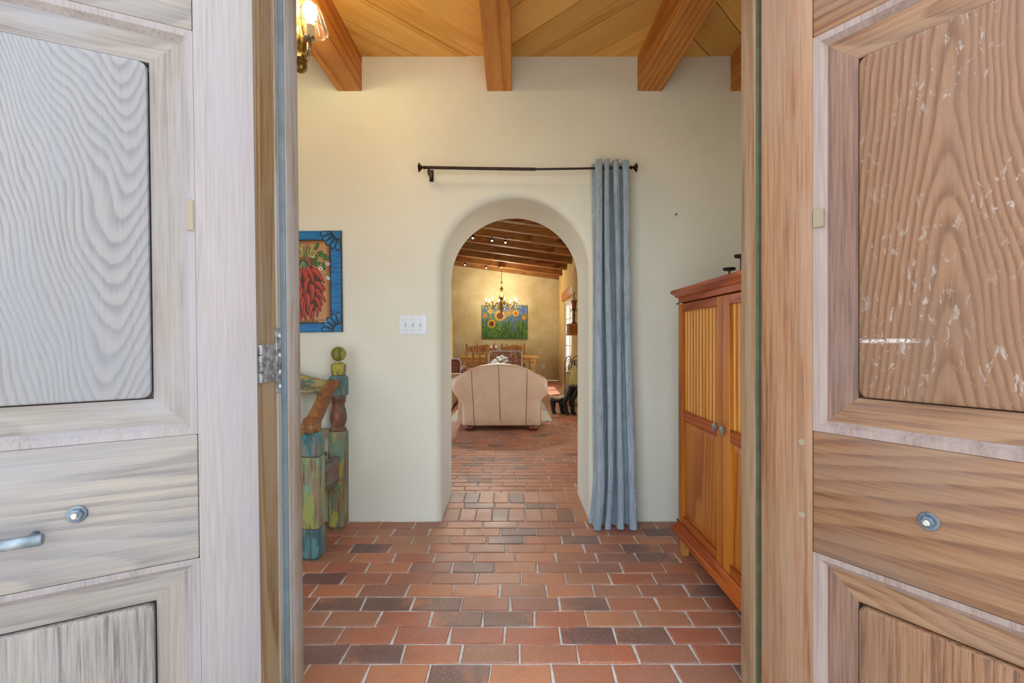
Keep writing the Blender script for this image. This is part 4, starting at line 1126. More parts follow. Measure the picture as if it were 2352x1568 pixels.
# resample the outline evenly
def resample(p, n):
    q = p+[p[0]]; d = [0]
    for i in range(len(p)): d.append(d[-1]+math.dist(q[i], q[i+1]))
    out = []
    for k in range(n):
        t = d[-1]*k/n; i = max(j for j in range(len(d)) if d[j] <= t+1e-9); i = min(i, len(p)-1)
        f_ = (t-d[i])/(d[i+1]-d[i]); out.append((q[i][0]+(q[i+1][0]-q[i][0])*f_, q[i][1]+(q[i+1][1]-q[i][1])*f_))
    return out
ol = resample(ol, 110); ccx = wx(1150,YS); ccz = wz(912,YS)
bk = MB(); n = len(ol)
rings = [(1.0,.10),(1.012,.06),(1.0,.028),(.975,.010),(.93,.0),(.7,-.012),(.4,-.018),(.12,-.020)]
for s_, y_ in rings: bk.v += [(ccx+(p[0]-ccx)*s_, YS+y_, max(ccz+(p[1]-ccz)*s_, FZ+.068)) for p in ol]
for i in range(len(rings)-1): bk.f += [(i*n+k,i*n+(k+1)%n,(i+1)*n+(k+1)%n,(i+1)*n+k) for k in range(n)]
bk.f.append(tuple((len(rings)-1)*n+k for k in range(n)))
e0 = len(bk.v); bk.v += [(p[0], YS+.24, max(p[1], FZ+.068)) for p in ol]
bk.f += [((k+1)%n,k,e0+k,e0+(k+1)%n) for k in range(n)]; bk.f.append(tuple(e0+k for k in range(n)))
bk.buildw('back', M['leather_tan'], so, smooth=60)
for (pa, pb) in (((1082.5,851),(1090,978)), ((1145,839),(1149.5,978)), ((1211,850),(1208,977))):
    pts = []
    for i in range(9):
        t = i/8; X_ = wx(pa[0]+(pb[0]-pa[0])*t, YS); Z_ = wz(pa[1]+(pb[1]-pa[1])*t, YS)
        # distance to centre as share of outline gives the bulge
        best = 0
        for p in ol:
            ang_ = abs(math.atan2(p[1]-ccz, p[0]-ccx)-math.atan2(Z_-ccz, X_-ccx))
            if ang_ < .06: best = max(best, math.hypot(p[0]-ccx, p[1]-ccz))
        s_ = math.hypot(X_-ccx, Z_-ccz)/best if best else .5
        yv = -.020
        for (sa, ya), (sb, yb_) in zip(rings[1:], rings[2:]):
            if sb <= s_ <= sa: yv = yb_+(ya-yb_)*(s_-sb)/(sa-sb)
        pts.append((X_, YS+yv-.001, Z_))
    MB().tube(pts, .0042, 6).buildw('seam', M['leather_seam'], so)
for sgn, cxp in ((-1, 1053), (1, 1240)):
    cxa = wx(cxp, YS); cza = wz(885, YS)
    ra = .118
    prof = [(.02,.0),(ra*.8,.008),(ra,.035),(ra,.60),(ra*.85,.655),(.02,.675)]
    a_ = MB().lathe(prof, (cxa, YS+.14, cza), 'y', 26)
    a_.v = [(p[0], p[1], p[2]-.055*max(0,(p[1]-YS-.3))) for p in a_.v]
    a_.box((cxa-.085 if sgn > 0 else cxa-.03, YS+.2, FZ+.06), (cxa+.03 if sgn > 0 else cxa+.085, YS+.72, cza))
    a_.buildw('arm', M['leather_tan'], so, smooth=60)
MB().box((wx(1070,YS), YS+.2, FZ+.06), (wx(1233,YS), YS+.70, FZ+.27)).buildw('base', M['leather_tan'], so, bevel=.02)
MB().box((wx(1078,YS), YS+.26, FZ+.27), (wx(1226,YS), YS+.735, FZ+.45)).buildw('cushion', M['leather_tan'], so, bevel=.05, seg=3)
for (px, yy_) in ((1077,YS+.05),(1225,YS+.05),(1078,YS+.62),(1224,YS+.62)):
    MB().lathe([(.040,FZ+.001),(.060,FZ+.014),(.070,FZ+.036),(.066,FZ+.058),(.050,FZ+.072)], (wx(px,YS),yy_,0), 'z', 22).buildw('bun_foot', M['bun'], so)

# ---------------------------------------------------------------- shag rug
m, nt, b = newmat('cream_shag')
v = coords(nt, jitter=False); f = noise(nt, v, 60, 4, .7); f2 = noise(nt, v, 4, 3)
c_ = ramp_n(nt, f, [(.3, L((196,190,168))), (.6, L((238,234,218)))])
nt.links.new(mix_n(nt, math_n(nt, 'MULTIPLY', smooth01(nt, f2, .45, .65), .3), c_, L((186,178,142))), b.inputs['Base Color']); b.inputs['Roughness'].default_value = .95
M['shag'] = m
RX0, RX1, RY0, RY1 = -.93, .60, 6.86, 9.2
nu, nv = 150, 150; zr = rng.uniform(.008, .034, (nv, nu)); zr[0,:] = zr[-1,:] = .0015; zr[:,0] = zr[:,-1] = .0015
jx = rng.uniform(-.007, .007, (nv, nu, 2))
rugm = MB().grid(lambda u, v_: (RX0+(RX1-RX0)*u+jx[round(v_*(nv-1)), round(u*(nu-1)), 0], RY0+(RY1-RY0)*v_+jx[round(v_*(nv-1)), round(u*(nu-1)), 1], FZ+zr[round(v_*(nv-1)), round(u*(nu-1))]), nu, nv)
tag(rugm.buildw('rug', M['shag'], smooth=0), 'cream shag rug on the brick floor around the tan armchair', 'rug')

# ---------------------------------------------------------------- tan sofa arm and brown leather chair at the far side
def club(name, label, cx, cy, w, d, seat_h, arm_h, back_h, rot, mat, cat, roll=.10, edge=None):
    r_ = empty(name, (cx,cy,FZ), label, cat, None, None, (0,0,rot))
    MB().box((-w/2+.08,-d/2+.05,.07), (w/2-.08,d/2-.02,seat_h-.14)).build('base', mat, r_, bevel=.02)
    MB().box((-w/2+.16,-d/2+.02,seat_h-.14), (w/2-.16,d/2-.2,seat_h)).build('cushion', mat, r_, bevel=.045, seg=3)
    bkm = MB().box((-w/2+.06,d/2-.22,.10), (w/2-.06,d/2,back_h)).build('back', mat, r_, bevel=.07, seg=4)
    for s_ in (-1, 1):
        a_ = MB().lathe([(.02,-d/2+.02),(roll*.8,-d/2+.03),(roll,-d/2+.06),(roll,d/2-.1),(roll*.8,d/2-.06),(.02,d/2-.05)], (s_*(w/2-roll),0,arm_h-roll), 'y', 22)
        a_.box((s_*(w/2-roll)-roll*.72,-d/2+.04,.07), (s_*(w/2-roll)+roll*.72,d/2-.05,arm_h-roll)); a_.build('arm', mat, r_, smooth=50)
        if edge:
            MB().tube([(s_*(w/2-roll)+roll*math.cos(t), -d/2+.028, arm_h-roll+roll*math.sin(t)) for t in [PI*i/12 for i in range(13)]], .008, 6).build('piping', edge, r_)
    for sx_ in (-1, 1):
        for sy_ in (-1, 1):
            MB().lathe([(.022,.0),(.034,.02),(.036,.05),(.03,.075)], (sx_*(w/2-.14), sy_*(d/2-.1), 0), 'z', 14).build('foot', M['bun'], r_)
    if edge:
        MB().tube([(-w/2+.07,d/2-.005,.14),(-w/2+.06,d/2-.005,back_h-.07),(-w/2+.13,d/2-.005,back_h-.008),(w/2-.13,d/2-.005,back_h-.008),(w/2-.06,d/2-.005,back_h-.07),(w/2-.07,d/2-.005,.14)], .012, 6).build('piping', edge, r_)
    return r_
club('sofa', 'tan leather sofa with rolled arms standing on the rug side', -1.42, 8.55, 1.75, .92, .44, .53, .60, PI/2, M['leather_tan'], 'sofa')
lc = club('armchair', 'dark brown leather club chair with pale piping beyond the tan sofa', -1.47, 10.35, .86, .82, .44, .60, .80, PI, M['leather_brown'], 'armchair', .10, M['leather_edge'])

# ---------------------------------------------------------------- patterned upholstered chair
m, nt, b = newmat('kilim_fabric')
v = coords(nt, jitter=False)
vo = nt.nodes.new('ShaderNodeTexVoronoi'); vo.inputs['Scale'].default_value = 46; nt.links.new(v, vo.inputs['Vector'])
sepc = nt.nodes.new('ShaderNodeSeparateColor'); nt.links.new(vo.outputs['Color'], sepc.inputs[0])
cc = ramp_n(nt, sepc.outputs[0], [(0, L((90,64,60))), (.2, L((176,92,52))), (.4, L((186,146,60))), (.55, L((160,140,160))), (.7, L((206,190,170))), (.85, L((160,64,66))), (1, L((140,120,80)))])
f = smooth01(nt, noise(nt, v, 5, 2), .5, .6)
cc = mix_n(nt, math_n(nt, 'MULTIPLY', f, .45), cc, L((150,110,40)))
nt.links.new(cc, b.inputs['Base Color']); b.inputs['Roughness'].default_value = .9; M['kilim'] = m
YK = 9.3
kc = empty('armchair', (wx(1161,YK), YK, FZ), 'patterned red and gold fabric chair with pale piped edges behind the tan armchair', 'armchair')
def rrect(w, z0, z1, r_, n=7):
    pts = [(-w/2,z0),(w/2,z0)]
    for k in range(n): a = PI/2*k/(n-1); pts.append((w/2-r_+r_*math.cos(a), z1-r_+r_*math.sin(a)))
    for k in range(n): a = PI/2+PI/2*k/(n-1); pts.append((-w/2+r_+r_*math.cos(a), z1-r_+r_*math.sin(a)))
    return pts
kw = (1200-1124)/F*YK; kz = wz(805,YK)-FZ
MB().prism(rrect(kw,.28,kz,.07), 'y', 0, .13).build('back', M['kilim'], kc, bevel=.012, seg=2)
pp = rrect(kw-.012,.28,kz-.006,.066)[1:]+[(-kw/2+.006,.28)]
MB().tube([(p[0],-.004,p[1]) for p in pp], .011, 6).build('piping', M['leather_edge'], kc)
MB().box((-kw/2+.02,-.50+.62,.26), (kw/2-.02,.62,.44)).build('seat', M['kilim'], kc, bevel=.03)
MB().box((-kw/2-.01,.10,.30), (-kw/2+.07,.60,.60)).build('arm', M['kilim'], kc, bevel=.03); MB().box((kw/2-.07,.10,.30), (kw/2+.01,.60,.60)).build('arm', M['kilim'], kc, bevel=.03)
for sx_ in (-1, 1):
    for yy_ in (.05, .56): MB().lathe([(.018,0),(.026,.10),(.03,.29)], (sx_*(kw/2-.05),yy_,0), 'z', 10).build('leg', M['dark_wood'], kc)

# ---------------------------------------------------------------- coffee table with white flowers
ct = empty('coffee_table', (-.25,8.1,FZ+.036), 'low wooden coffee table hidden behind the tan armchair', 'coffee table')
MB().box((-.55,-.35,.40), (.55,.35,.44)).build('top', M['table'], ct, bevel=.006)
for sx_ in (-1, 1):
    for sy_ in (-1, 1): MB().box((sx_*.5-.035,sy_*.3-.035,.002), (sx_*.5+.035,sy_*.3+.035,.40)).build('leg', M['table'], ct, bevel=.005)
YF = 8.1
fv = empty('flower_vase', (wx(1150,YF),YF,FZ+.476), 'bunch of white flowers in a low bowl on the coffee table', 'flowers')
zf = wz(829,YF)-(FZ+.476)
MB().lathe([(.05,0),(.07,.02),(.10,.08),(.11,.14),(.10,.145),(.085,.10),(.02,.03)], (0,0,0), 'z', 20).build('bowl', M['plastic'], fv)
fr_ = random.Random(3)
spots = [(-.13,-.05,-.02),(-.09,.0,.01),(-.05,-.06,-.03),(-.03,.02,.06),(.01,-.05,.02),(.03,.03,.08),(.06,-.04,.05),(.09,.02,.045),(-.11,.05,-.05),(.0,.06,.03),(.10,-.06,.0),(.05,-.08,-.03)]
for (dx, dy, dz) in spots:
    fl = MB()
    for k in range(6):
        a = 2*PI*k/6+fr_.random(); fl.ball((dx+.024*math.cos(a), dy+.024*math.sin(a), zf+dz+fr_.uniform(-.008,.008)), .024, 8, 1, 1, .55)
    fl.ball((dx,dy,zf+dz+.012), .018, 8); fl.build('blossom', M['petal'], fv, smooth=60)
for (dx, dy, dz) in spots[::2]:
    MB().tube([(dx*.3,dy*.3,.06),(dx*.8,dy*.8,.06+(zf-.06)*.6),(dx,dy,zf+dz)], .004, 5).build('stem', M['leaf'], fv)
for k in range(6):
    a = fr_.uniform(-.3, 1.2)
    MB().ball((.08+.03*k/6, -.03+.012*k, zf-.03-.012*k), .03, 8, 1, .4, .5).build('leaf', M['leaf'], fv)

# ---------------------------------------------------------------- dining table, chairs, candles
YT = 12.2
tb = empty('dining_table', (wx(1145,YT), YT+.45, FZ), 'long rustic pine dining table with thick notched legs', 'table')
th_ = .76; tw = (1237-1053)/F*YT
MB().box((-tw/2,-.45,th_-.055), (tw/2,.45,th_)).build('top', M['table'], tb, bevel=.012)
MB().box((-tw/2+.12,-.38,th_-.19), (tw/2-.12,-.35,th_-.055)).build('apron', M['table'], tb); MB().box((-tw/2+.12,.35,th_-.19), (tw/2-.12,.38,th_-.055)).build('apron', M['table'], tb)
for sx_ in (-1, 1):
    for sy_ in (-1, 1):
        lg = MB(); cx_, cy_ = sx_*(tw/2-.14), sy_*.34; hh = .072
        for (z0_, z1_, w_) in ((0,.46,.062),(.46,.48,.052),(.48,th_-.055,hh)):
            lg.box((cx_-w_,cy_-w_,z0_), (cx_+w_,cy_+w_,z1_))
        lo_ = lg.build('leg', M['table'], tb)
        if sy_ < 0: MB().lathe([(.012,-.004),(.012,.001)], (cx_,cy_-hh,th_-.14), 'y', 10).build('peg', M['dark_wood'], lo_)
MB().box((-tw/2+.14,-.03,.16), (tw/2-.14,.03,.24)).build('stretcher', M['table'], tb)

def dining_chair(w, h):
    r_ = empty('dining_chair', (0,0,FZ), 'x', 'chair', 'pine dining chairs around the table')
    p = .045
    for s_ in (-1, 1):
        MB().box((s_*(w/2)-p/2*(1),-.022,0), (s_*(w/2)+p/2,.022,h)).build('back_post', M['chair'], r_, bevel=.004, seg=1)
        MB().box((s_*(w/2)-p/2,.40,0), (s_*(w/2)+p/2,.444,.44)).build('front_leg', M['chair'], r_, bevel=.004, seg=1)
        MB().box((s_*(w/2)-.014,.02,.20), (s_*(w/2)+.014,.40,.24)).build('stretcher', M['chair'], r_)
    n_ = 12; tp = [(-w/2+.02+(w-.04)*i/n_, h-.085+.045*math.sin(PI*i/n_)**1.2) for i in range(n_+1)]
    MB().prism([(-w/2+.02,h-.20),(w/2-.02,h-.20)]+list(reversed(tp)), 'y', -.014, .014).build('crest_rail', M['chair'], r_)
    MB().box((-w/2+.02,-.014,.50), (w/2-.02,.014,.58)).build('lower_rail', M['chair'], r_)
    for x_ in (-.085, .085): MB().box((x_-.024,-.010,.58), (x_+.024,.010,h-.20)).build('splat', M['chair'], r_)
    MB().box((-w/2-.02,-.01,.425), (w/2+.02,.46,.455)).build('seat', M['table'], r_, bevel=.006)
    MB().box((-w/2+.02,.41,.26), (w/2-.02,.43,.30)).build('stretcher', M['chair'], r_)
    return r_
def copy_thing(o):
    c_ = o.copy(); COL.objects.link(c_)
    for ch in o.children:
        d_ = ch.copy(); COL.objects.link(d_); d_.parent = c_
    return c_
ch0 = dining_chair(.50, 1.09)
places = [((1094.5,11.72),0,'pine dining chair nearest the dark end of the table, its back to the arch'),
          ((1175,11.72),0,'pine dining chair half hidden by the patterned chair, its back to the arch'),
          ((1115,13.25),PI,'pine dining chair against the end wall below the sunflower picture edge'),
          ((1184,13.25),PI,'pine dining chair against the end wall beside the white candles')]
for i, ((px, Y), rz, lab) in enumerate(places):
    o = ch0 if i == 0 else copy_thing(ch0)
    o.location = (wx(px,Y), Y, FZ); o.rotation_euler = (0,0,rz); o['label'] = lab
for i, px in enumerate((1128,1139)):
    Y = 12.55
    r_ = empty('candlestick', (wx(px,Y),Y,FZ+th_), ['white pillar candle on a dark stem, beside the dark end of the dining table', 'white pillar candle on a dark stem, behind the patterned chair corner'][i], 'candle', 'white candles on the dining table')
    zc = wz(800,Y)-(FZ+th_)
    MB().lathe([(.05,0),(.05,.006),(.012,.012),(.010,zc-.02),(.03,zc-.008),(.034,zc)], (0,0,0), 'z', 16).build('stem', M['black'], r_)
    MB().lathe([(.031,zc),(.031,zc+.075),(.012,zc+.078)], (0,0,0), 'z', 16).build('candle', M['candle'], r_)

# ---------------------------------------------------------------- sunflower picture
sv = Canvas(140, 635, 1220, 1440, 216, 162); shp = sv.img.shape[:2]
g1 = lownoise(shp, (14,22), 11); g2 = lownoise(shp, (30,34), 12); g3 = lownoise(shp, (6,60), 13)
tt = np.clip((sv.Y-635)/805, 0, 1)
lowc = np.array([30,74,20.])+(np.array([92,138,50.])-np.array([30,74,20.]))*(g2*.6+g3*.4)[..., None]
topc = np.array([84,98,40.])+(np.array([150,156,70.])-np.array([84,98,40.]))*g2[..., None]
bw = np.clip((g1-.48)*6, 0, 1)*np.clip((.62-tt)*5, 0, 1)
topc = topc*(1-bw[..., None])+np.array([70,96,160.])*bw[..., None]
w_ = np.clip((tt-.35)*4, 0, 1)[..., None]
sv.img = topc*(1-w_)+lowc*w_
r3 = np.random.default_rng(5)
for k in range(170):
    x = r3.uniform(140,1220); y = r3.uniform(1050,1440); a = r3.uniform(-.5,.5); l_ = r3.uniform(50,160)
    sv.line(x, y, x+l_*math.sin(a), y-l_*math.cos(a), r3.uniform(2,7), [(60,110,34),(110,150,60),(24,60,20),(140,160,80)][k % 4])
for k in range(40):
    sv.ell(r3.uniform(150,640), r3.uniform(1050,1400), r3.uniform(18,50), r3.uniform(9,20), r3.uniform(-1,1), [(70,120,36),(44,92,28),(96,140,50)][k % 3])
for (x, y, n_, sp_) in ((860,1050,26,75),(620,1050,20,50),(720,975,14,35),(860,1200,14,40),(1120,760,26,75),(1110,840,14,45),(200,760,18,45),(700,735,24,70),(1165,1020,16,50),(220,1090,10,35),(165,1005,8,25),(980,980,12,45),(1000,720,16,60)):
    for k in range(n_):
        sv.ell(x+r3.normal()*sp_*.6, y+r3.normal()*sp_*.6, r3.uniform(9,20), r3.uniform(7,14), r3.uniform(0,3), [(44,72,180),(70,100,200),(110,136,214),(34,52,140)][k % 4])
for (x, y, R_, c_, k1, k2) in ((340,780,72,22,(206,180,44),(150,140,40)),(210,900,58,28,(220,166,40),(156,70,26)),(835,775,52,34,(206,150,36),(168,84,34)),(755,845,50,28,(218,160,40),(160,76,30)),
                               (945,835,80,38,(224,176,48),(150,74,32)),(1145,935,58,18,(214,140,36),(180,120,30)),(370,1080,108,56,(226,176,44),(84,36,22)),(570,890,140,74,(230,180,44),(96,40,24))):
    th2 = np.arctan2(sv.Y-y, sv.X-x); rr_ = np.hypot(sv.X-x, sv.Y-y)
    pet = R_*(.82+.18*np.cos(th2*(17 if R_ > 90 else 11)))
    sv.paint((pet-rr_)/4, k1); sv.paint(((pet*.78-rr_)/6)*(.5+.5*np.cos(th2*23)), (200,136,30)); sv.paint((c_*1.12-rr_)/4, k2)
    sv.paint((c_*.72-rr_)/4, tuple(min(255,q*1.45) for q in k2)); sv.paint((c_*.42-rr_)/4, tuple(q*.7 for q in k2))
YP = EW-.03; sw_, shh = (1211-1107)/F*YP, (778-700)/F*YP
sr = empty('picture', (wx(1159,YP), EW-.028, wz(778.3,YP)), 'wide sunflower and blue iris canvas on the end wall above the dining table', 'picture')
MB().box((-sw_/2,0,0), (sw_/2,.0275,shh)).build('canvas_edge', M['dark_wood'], sr)
print_mesh('print', sv.img*(1.0-.16*tt[..., None]), sw_, shh, sr, (0,-.001,0), print_mat('sunflower_paint'))
op = empty('wall_outlet', (wx(1248.5,EW),EW,wz(849,EW)), 'white wall outlet plate low on the end wall', 'outlet')
MB().box((-.043,-.008,0), (.043,-.0003,.14)).build('plate', M['plastic'], op, bevel=.003)
for z in (.04,.10): MB().box((-.018,-.0095,z-.018), (.018,-.0078,z+.018)).build('socket', M['plate_slot'], op)

# ---------------------------------------------------------------- dining chandelier
YC = 12.65; CXc = wx(1152,YC)
zt_ = zb(CXc)+.002; zc0 = wz(724,YC)
cd = empty('chandelier', (CXc,YC,zc0), 'brass and crystal candle chandelier hanging over the dining table', 'chandelier')
Zp = lambda py: wz(py,YC)
MB().lathe([(.10,zt_+.0),(.10,zt_-.02),(.05,zt_-.04),(.01,zt_-.06)], (CXc,YC,0), 'z', 20).buildw('canopy', M['brass_dark'], cd)
MB().tube([(CXc,YC,zt_-.05),(CXc,YC,Zp(646))], .008, 6).buildw('chain', M['brass_dark'], cd)
MB().lathe([(.01,Zp(646)),(.035,Zp(651)),(.012,Zp(655)),(.014,Zp(659)),(.055,Zp(663)),(.02,Zp(667)),(.016,Zp(672)),(.05,Zp(677)),(.085,Zp(684)),(.04,Zp(687)),(.03,Zp(692)),(.05,Zp(700)),(.06,Zp(705)),(.03,Zp(712)),(.02,Zp(718)),(.004,Zp(723))], (CXc,YC,0), 'z', 20).buildw('column', M['brass_dark'], cd)
for k in range(8):
    a = 2*PI*k/8+.2; Rc = .42
    P = lambda r_, z: (CXc+r_*math.cos(a), YC+r_*math.sin(a), z)
    zA = Zp(700)
    pts = [P(.04,zA+.02), P(.12,zA+.07), P(.20,zA-.02), P(.28,zA-.09), P(.36,zA-.08), P(.41,zA-.01), P(Rc,zA+.04)]
    sm = []
    for i in range(len(pts)-1):
        for q in range(4):
            t = q/4; p0 = Vector(pts[max(i-1,0)]); p1 = Vector(pts[i]); p2 = Vector(pts[i+1]); p3 = Vector(pts[min(i+2,len(pts)-1)])
            sm.append(.5*((2*p1)+(p2-p0)*t+(2*p0-5*p1+4*p2-p3)*t*t+(-p0+3*p1-3*p2+p3)*t**3))
    sm.append(Vector(pts[-1]))
    am = MB().tube(sm, .011, 6).buildw('arm', M['brass_dark'], cd)
    x_, y_, z_ = P(Rc,zA+.04)
    MB().lathe([(.008,z_-.01),(.04,z_+.004),(.042,z_+.012),(.012,z_+.014)], (x_,y_,0), 'z', 12).buildw('drip_pan', M['brass'], am)
    MB().lathe([(.011,z_+.012),(.011,z_+.07)], (x_,y_,0), 'z', 10).buildw('candle', M['sleeve'], am)
    MB().lathe([(.007,z_+.07),(.018,z_+.095),(.015,z_+.12),(.002,z_+.155)], (x_,y_,0), 'z', 10).buildw('flame_bulb', M['flame'], am)
    for (r_, z) in ((Rc,zA+.01),(.30,zA-.11),(.17,zA+.02)):
        dx_, dy_, dz_ = P(r_, z)
        MB().lathe([(.002,dz_-.085),(.016,dz_-.055),(.012,dz_-.025),(.002,dz_-.012)], (dx_,dy_,0), 'z', 6).buildw('crystal_drop', M['crystal'], am, smooth=0)
for k in range(10):
    a = 2*PI*k/10
    for (r_, z) in ((.07,Zp(690)),(.09,Zp(708))):
        MB().lathe([(.002,z-.09),(.016,z-.06),(.012,z-.03),(.002,z)], (CXc+r_*math.cos(a),YC+r_*math.sin(a),0), 'z', 6).buildw('crystal_drop', M['crystal'], cd, smooth=0)
ld = bpy.data.lights.new('chandelier_light', 'POINT'); ld.energy = LAMP_FAR; ld.color = (1,.90,.72); ld.shadow_soft_size = .25
lo = bpy.data.objects.new('chandelier_light', ld); COL.objects.link(lo); lo.parent = cd; lo.location = (0,0,Zp(690)-zc0+.32)

# ---------------------------------------------------------------- ceiling spots
spots_ = [(1086,540,8.97,1),(1130,546,8.97,1),(1161,551,8.97,1),(1068,615,12.71,0),(1117,621,12.71,0)]
for i, (px, py, Yb, near) in enumerate(spots_):
    Y = Yb+.06; X_ = wx(px,Y); z_ = zb(X_)
    r_ = empty('ceiling_spot', (X_,Y,z_-.10), ['small black spotlight at the high end of a living room beam', 'small black spotlight between two others on a living room beam', 'small black spotlight on a living room beam almost in line with the chandelier chain', 'small black spotlight by the end wall, away from the chandelier', 'small black spotlight by the end wall, beside the chandelier canopy'][i], 'spotlight', 'ceiling spotlights' if near else 'end wall spotlights')
    MB().lathe([(.03,z_-.008),(.03,z_)], (X_,Y,0), 'z', 14).buildw('mount', M['black'], r_)
    MB().tube([(X_,Y,z_-.005),(X_,Y,z_-.05)], .006, 6).buildw('stem', M['black'], r_)
    hd = MB().lathe([(.018,-.05),(.028,-.04),(.032,.02),(.030,.022)], (0,0,0), 'z', 16)
    tgt = Vector((0,-.72,-.70)); q = tgt.to_track_quat('Z','Y').to_matrix()
    hd.v = [tuple(q @ Vector(p)+Vector((X_,Y,z_-.06))) for p in hd.v]; hd.buildw('head', M['black'], r_)
    le = MB().lathe([(.001,.0225),(.020,.0230)], (0,0,0), 'z', 16, cap=False); le.v = [tuple(q @ Vector(p)+Vector((X_,Y,z_-.06))) for p in le.v]; le.buildw('lens', M['spot'], r_)
    sd = bpy.data.lights.new('spot_light', 'SPOT'); sd.energy = SPOT_FAR; sd.color = (1,.93,.80); sd.spot_size = 1.6; sd.spot_blend = .8; sd.shadow_soft_size = .05
    s_o = bpy.data.objects.new('spot_light', sd); COL.objects.link(s_o); s_o.parent = r_
    s_o.location = (0,-.05,-.005); s_o.rotation_euler = tgt.to_track_quat('-Z','Y').to_euler()

# ---------------------------------------------------------------- kiva fireplace, mantel block, candle stand
kv = MB(); cxk, cyk = FXR-.002, 9.55
def kpt(u, v_):
    a = PI*.5+PI*u; z = FZ+(2.6-FZ)*v_
    r_ = .17+.26*max(0,1-(z-FZ)/.95)**1.3-.04*v_
    if v_ > .93: r_ *= (1-v_)/.07*.3+.7
    return (cxk+r_*.95*math.cos(a), cyk+(r_+.08)*1.6*math.sin(a), z)
kv.grid(kpt, 30, 30)
fp = tag(kv.buildw('fireplace', M['wall_side'], smooth=60), 'rounded ochre plaster kiva fireplace beside the garden door', 'fireplace')
YM = 8.55; X0m = wx(1305,YM)
mt = empty('wall_shelf', (X0m+.16,YM+.1,wz(770,YM)), 'fluted brown wooden wall shelf block before the garden door', 'wall shelf')
MB().box((X0m+.012,YM-.06,wz(766,YM)), (min(X0m+.34,FXR-.002),YM+.30,wz(747,YM))).buildw('block', M['terracotta'], mt)
MB().box((X0m,YM-.08,wz(747,YM)), (min(X0m+.34,FXR-.002),YM+.32,wz(743,YM))).buildw('shelf', M['lintel'], mt, bevel=.006)
MB().box((X0m,YM-.08,wz(770,YM)), (min(X0m+.34,FXR-.002),YM+.32,wz(766,YM))).buildw('base', M['lintel'], mt, bevel=.006)
for k in range(9):
    MB().lathe([(.012,wz(766,YM)),(.012,wz(747,YM))], (X0m+.03+k*.036,YM-.06,0), 'z', 8).buildw('flute', M['lintel'], mt)
YQ = 8.60; XQ = wx(1318.5,YQ); zq = wz(743,YQ)
cs = empty('candle_stand', (XQ,YQ,zq), 'dark turned stand with a red-brown clay cup on the fluted shelf block', 'candle stand')
Zq = lambda py: wz(py,YQ)
MB().lathe([(.05,zq),(.05,zq+.01),(.02,zq+.03),(.018,Zq(728)),(.024,Zq(724)),(.018,Zq(720)),(.02,Zq(712)),(.04,Zq(708))], (XQ,YQ,0), 'z', 16).buildw('stem', M['dark_wood'], cs)
MB().lathe([(.03,Zq(709)),(.042,Zq(703)),(.048,Zq(694)),(.058,Zq(691)),(.058,Zq(689)),(.05,Zq(690)),(.03,Zq(700))], (XQ,YQ,0), 'z', 18).buildw('cup', M['terracotta'], cs)
for s_ in (-1, 1):
    MB().tube([(XQ+s_*.02,YQ-.01,Zq(714)),(XQ+s_*.05,YQ-.01,Zq(709)),(XQ+s_*.065,YQ-.01,Zq(713)),(XQ+s_*.05,YQ-.01,Zq(716))], .007, 6).buildw('scroll', M['black'], cs)
MB().tube([(XQ,YQ,Zq(690)),(XQ+.01,YQ,Zq(684)),(XQ-.015,YQ,Zq(679)),(XQ+.012,YQ,Zq(675)),(XQ,YQ,Zq(671))], .009, 6).buildw('finial', M['black'], cs)

# ---------------------------------------------------------------- hearth: iron screen, broom, stool, boot
YB = 8.0
sc = empty('fire_screen', (wx(1312,YB),YB+.1,FZ), 'black wrought iron folding screen with arched panels by the hearth', 'fire screen')
Zs = lambda py: wz(py,YB)
for k, (pa, pb, dy0, dy1) in enumerate(((1297.5,1315,0,.10), (1315.5,1334,.10,.02), (1334.5,1352,.02,.12))):
    xa_, xb2 = wx(pa,YB), wx(pb,YB); hh = .925; wd = xb2-xa_
    def sp_(t, z): return (xa_+wd*t, YB+dy0+(dy1-dy0)*t, FZ+z)
    fr = MB(); arc = [sp_(0,.02), sp_(0,hh-.16)]+[sp_(.5-.5*math.cos(PI*i/12), hh-.16+.155*math.sin(PI*i/12)) for i in range(1,12)]+[sp_(1,hh-.16), sp_(1,.02)]
    fr.tube(arc, .0075, 6); fr.tube([sp_(0,.05), sp_(1,.05)], .006, 6); fr.tube([sp_(0,hh-.30), sp_(1,hh-.30)], .005, 6)
    pn = fr.buildw('panel', M['black'], sc)
    sw2 = MB()
    for (t0, z0_, r_) in ((.3,hh-.22,.035),(.7,hh-.22,.035),(.5,hh-.10,.04),(.5,hh-.17,.025)):
        sw2.tube([sp_(t0+(r_*(1-i/22)*math.cos(i*.55))/wd, z0_+r_*(1-i/22)*math.sin(i*.55)) for i in range(20)], .0042, 5)
    sw2.buildw('scroll', M['black'], pn)
    br = MB()
    for t0 in (.2,.4,.6,.8): br.tube([sp_(t0,.05), sp_(t0,hh-.30)], .0028, 5)
    br.buildw('bar', M['black'], pn)
YO = 7.55
bm_ = empty('hearth_broom', (wx(1319,YO),YO+.12,FZ), 'straw hearth broom standing bristles up behind the black boot', 'broom')
Zo = lambda py: wz(py,YO)
MB().hexa([(wx(1310,YO),YO+.10,Zo(884)),(wx(1332,YO),YO+.10,Zo(884)),(wx(1332,YO),YO+.15,Zo(884)),(wx(1310,YO),YO+.15,Zo(884))],
          [(wx(1317,YO),YO+.11,Zo(840)),(wx(1326,YO),YO+.11,Zo(840)),(wx(1326,YO),YO+.14,Zo(840)),(wx(1317,YO),YO+.14,Zo(840))]).buildw('bristles', M['broom'], bm_, bevel=.006)
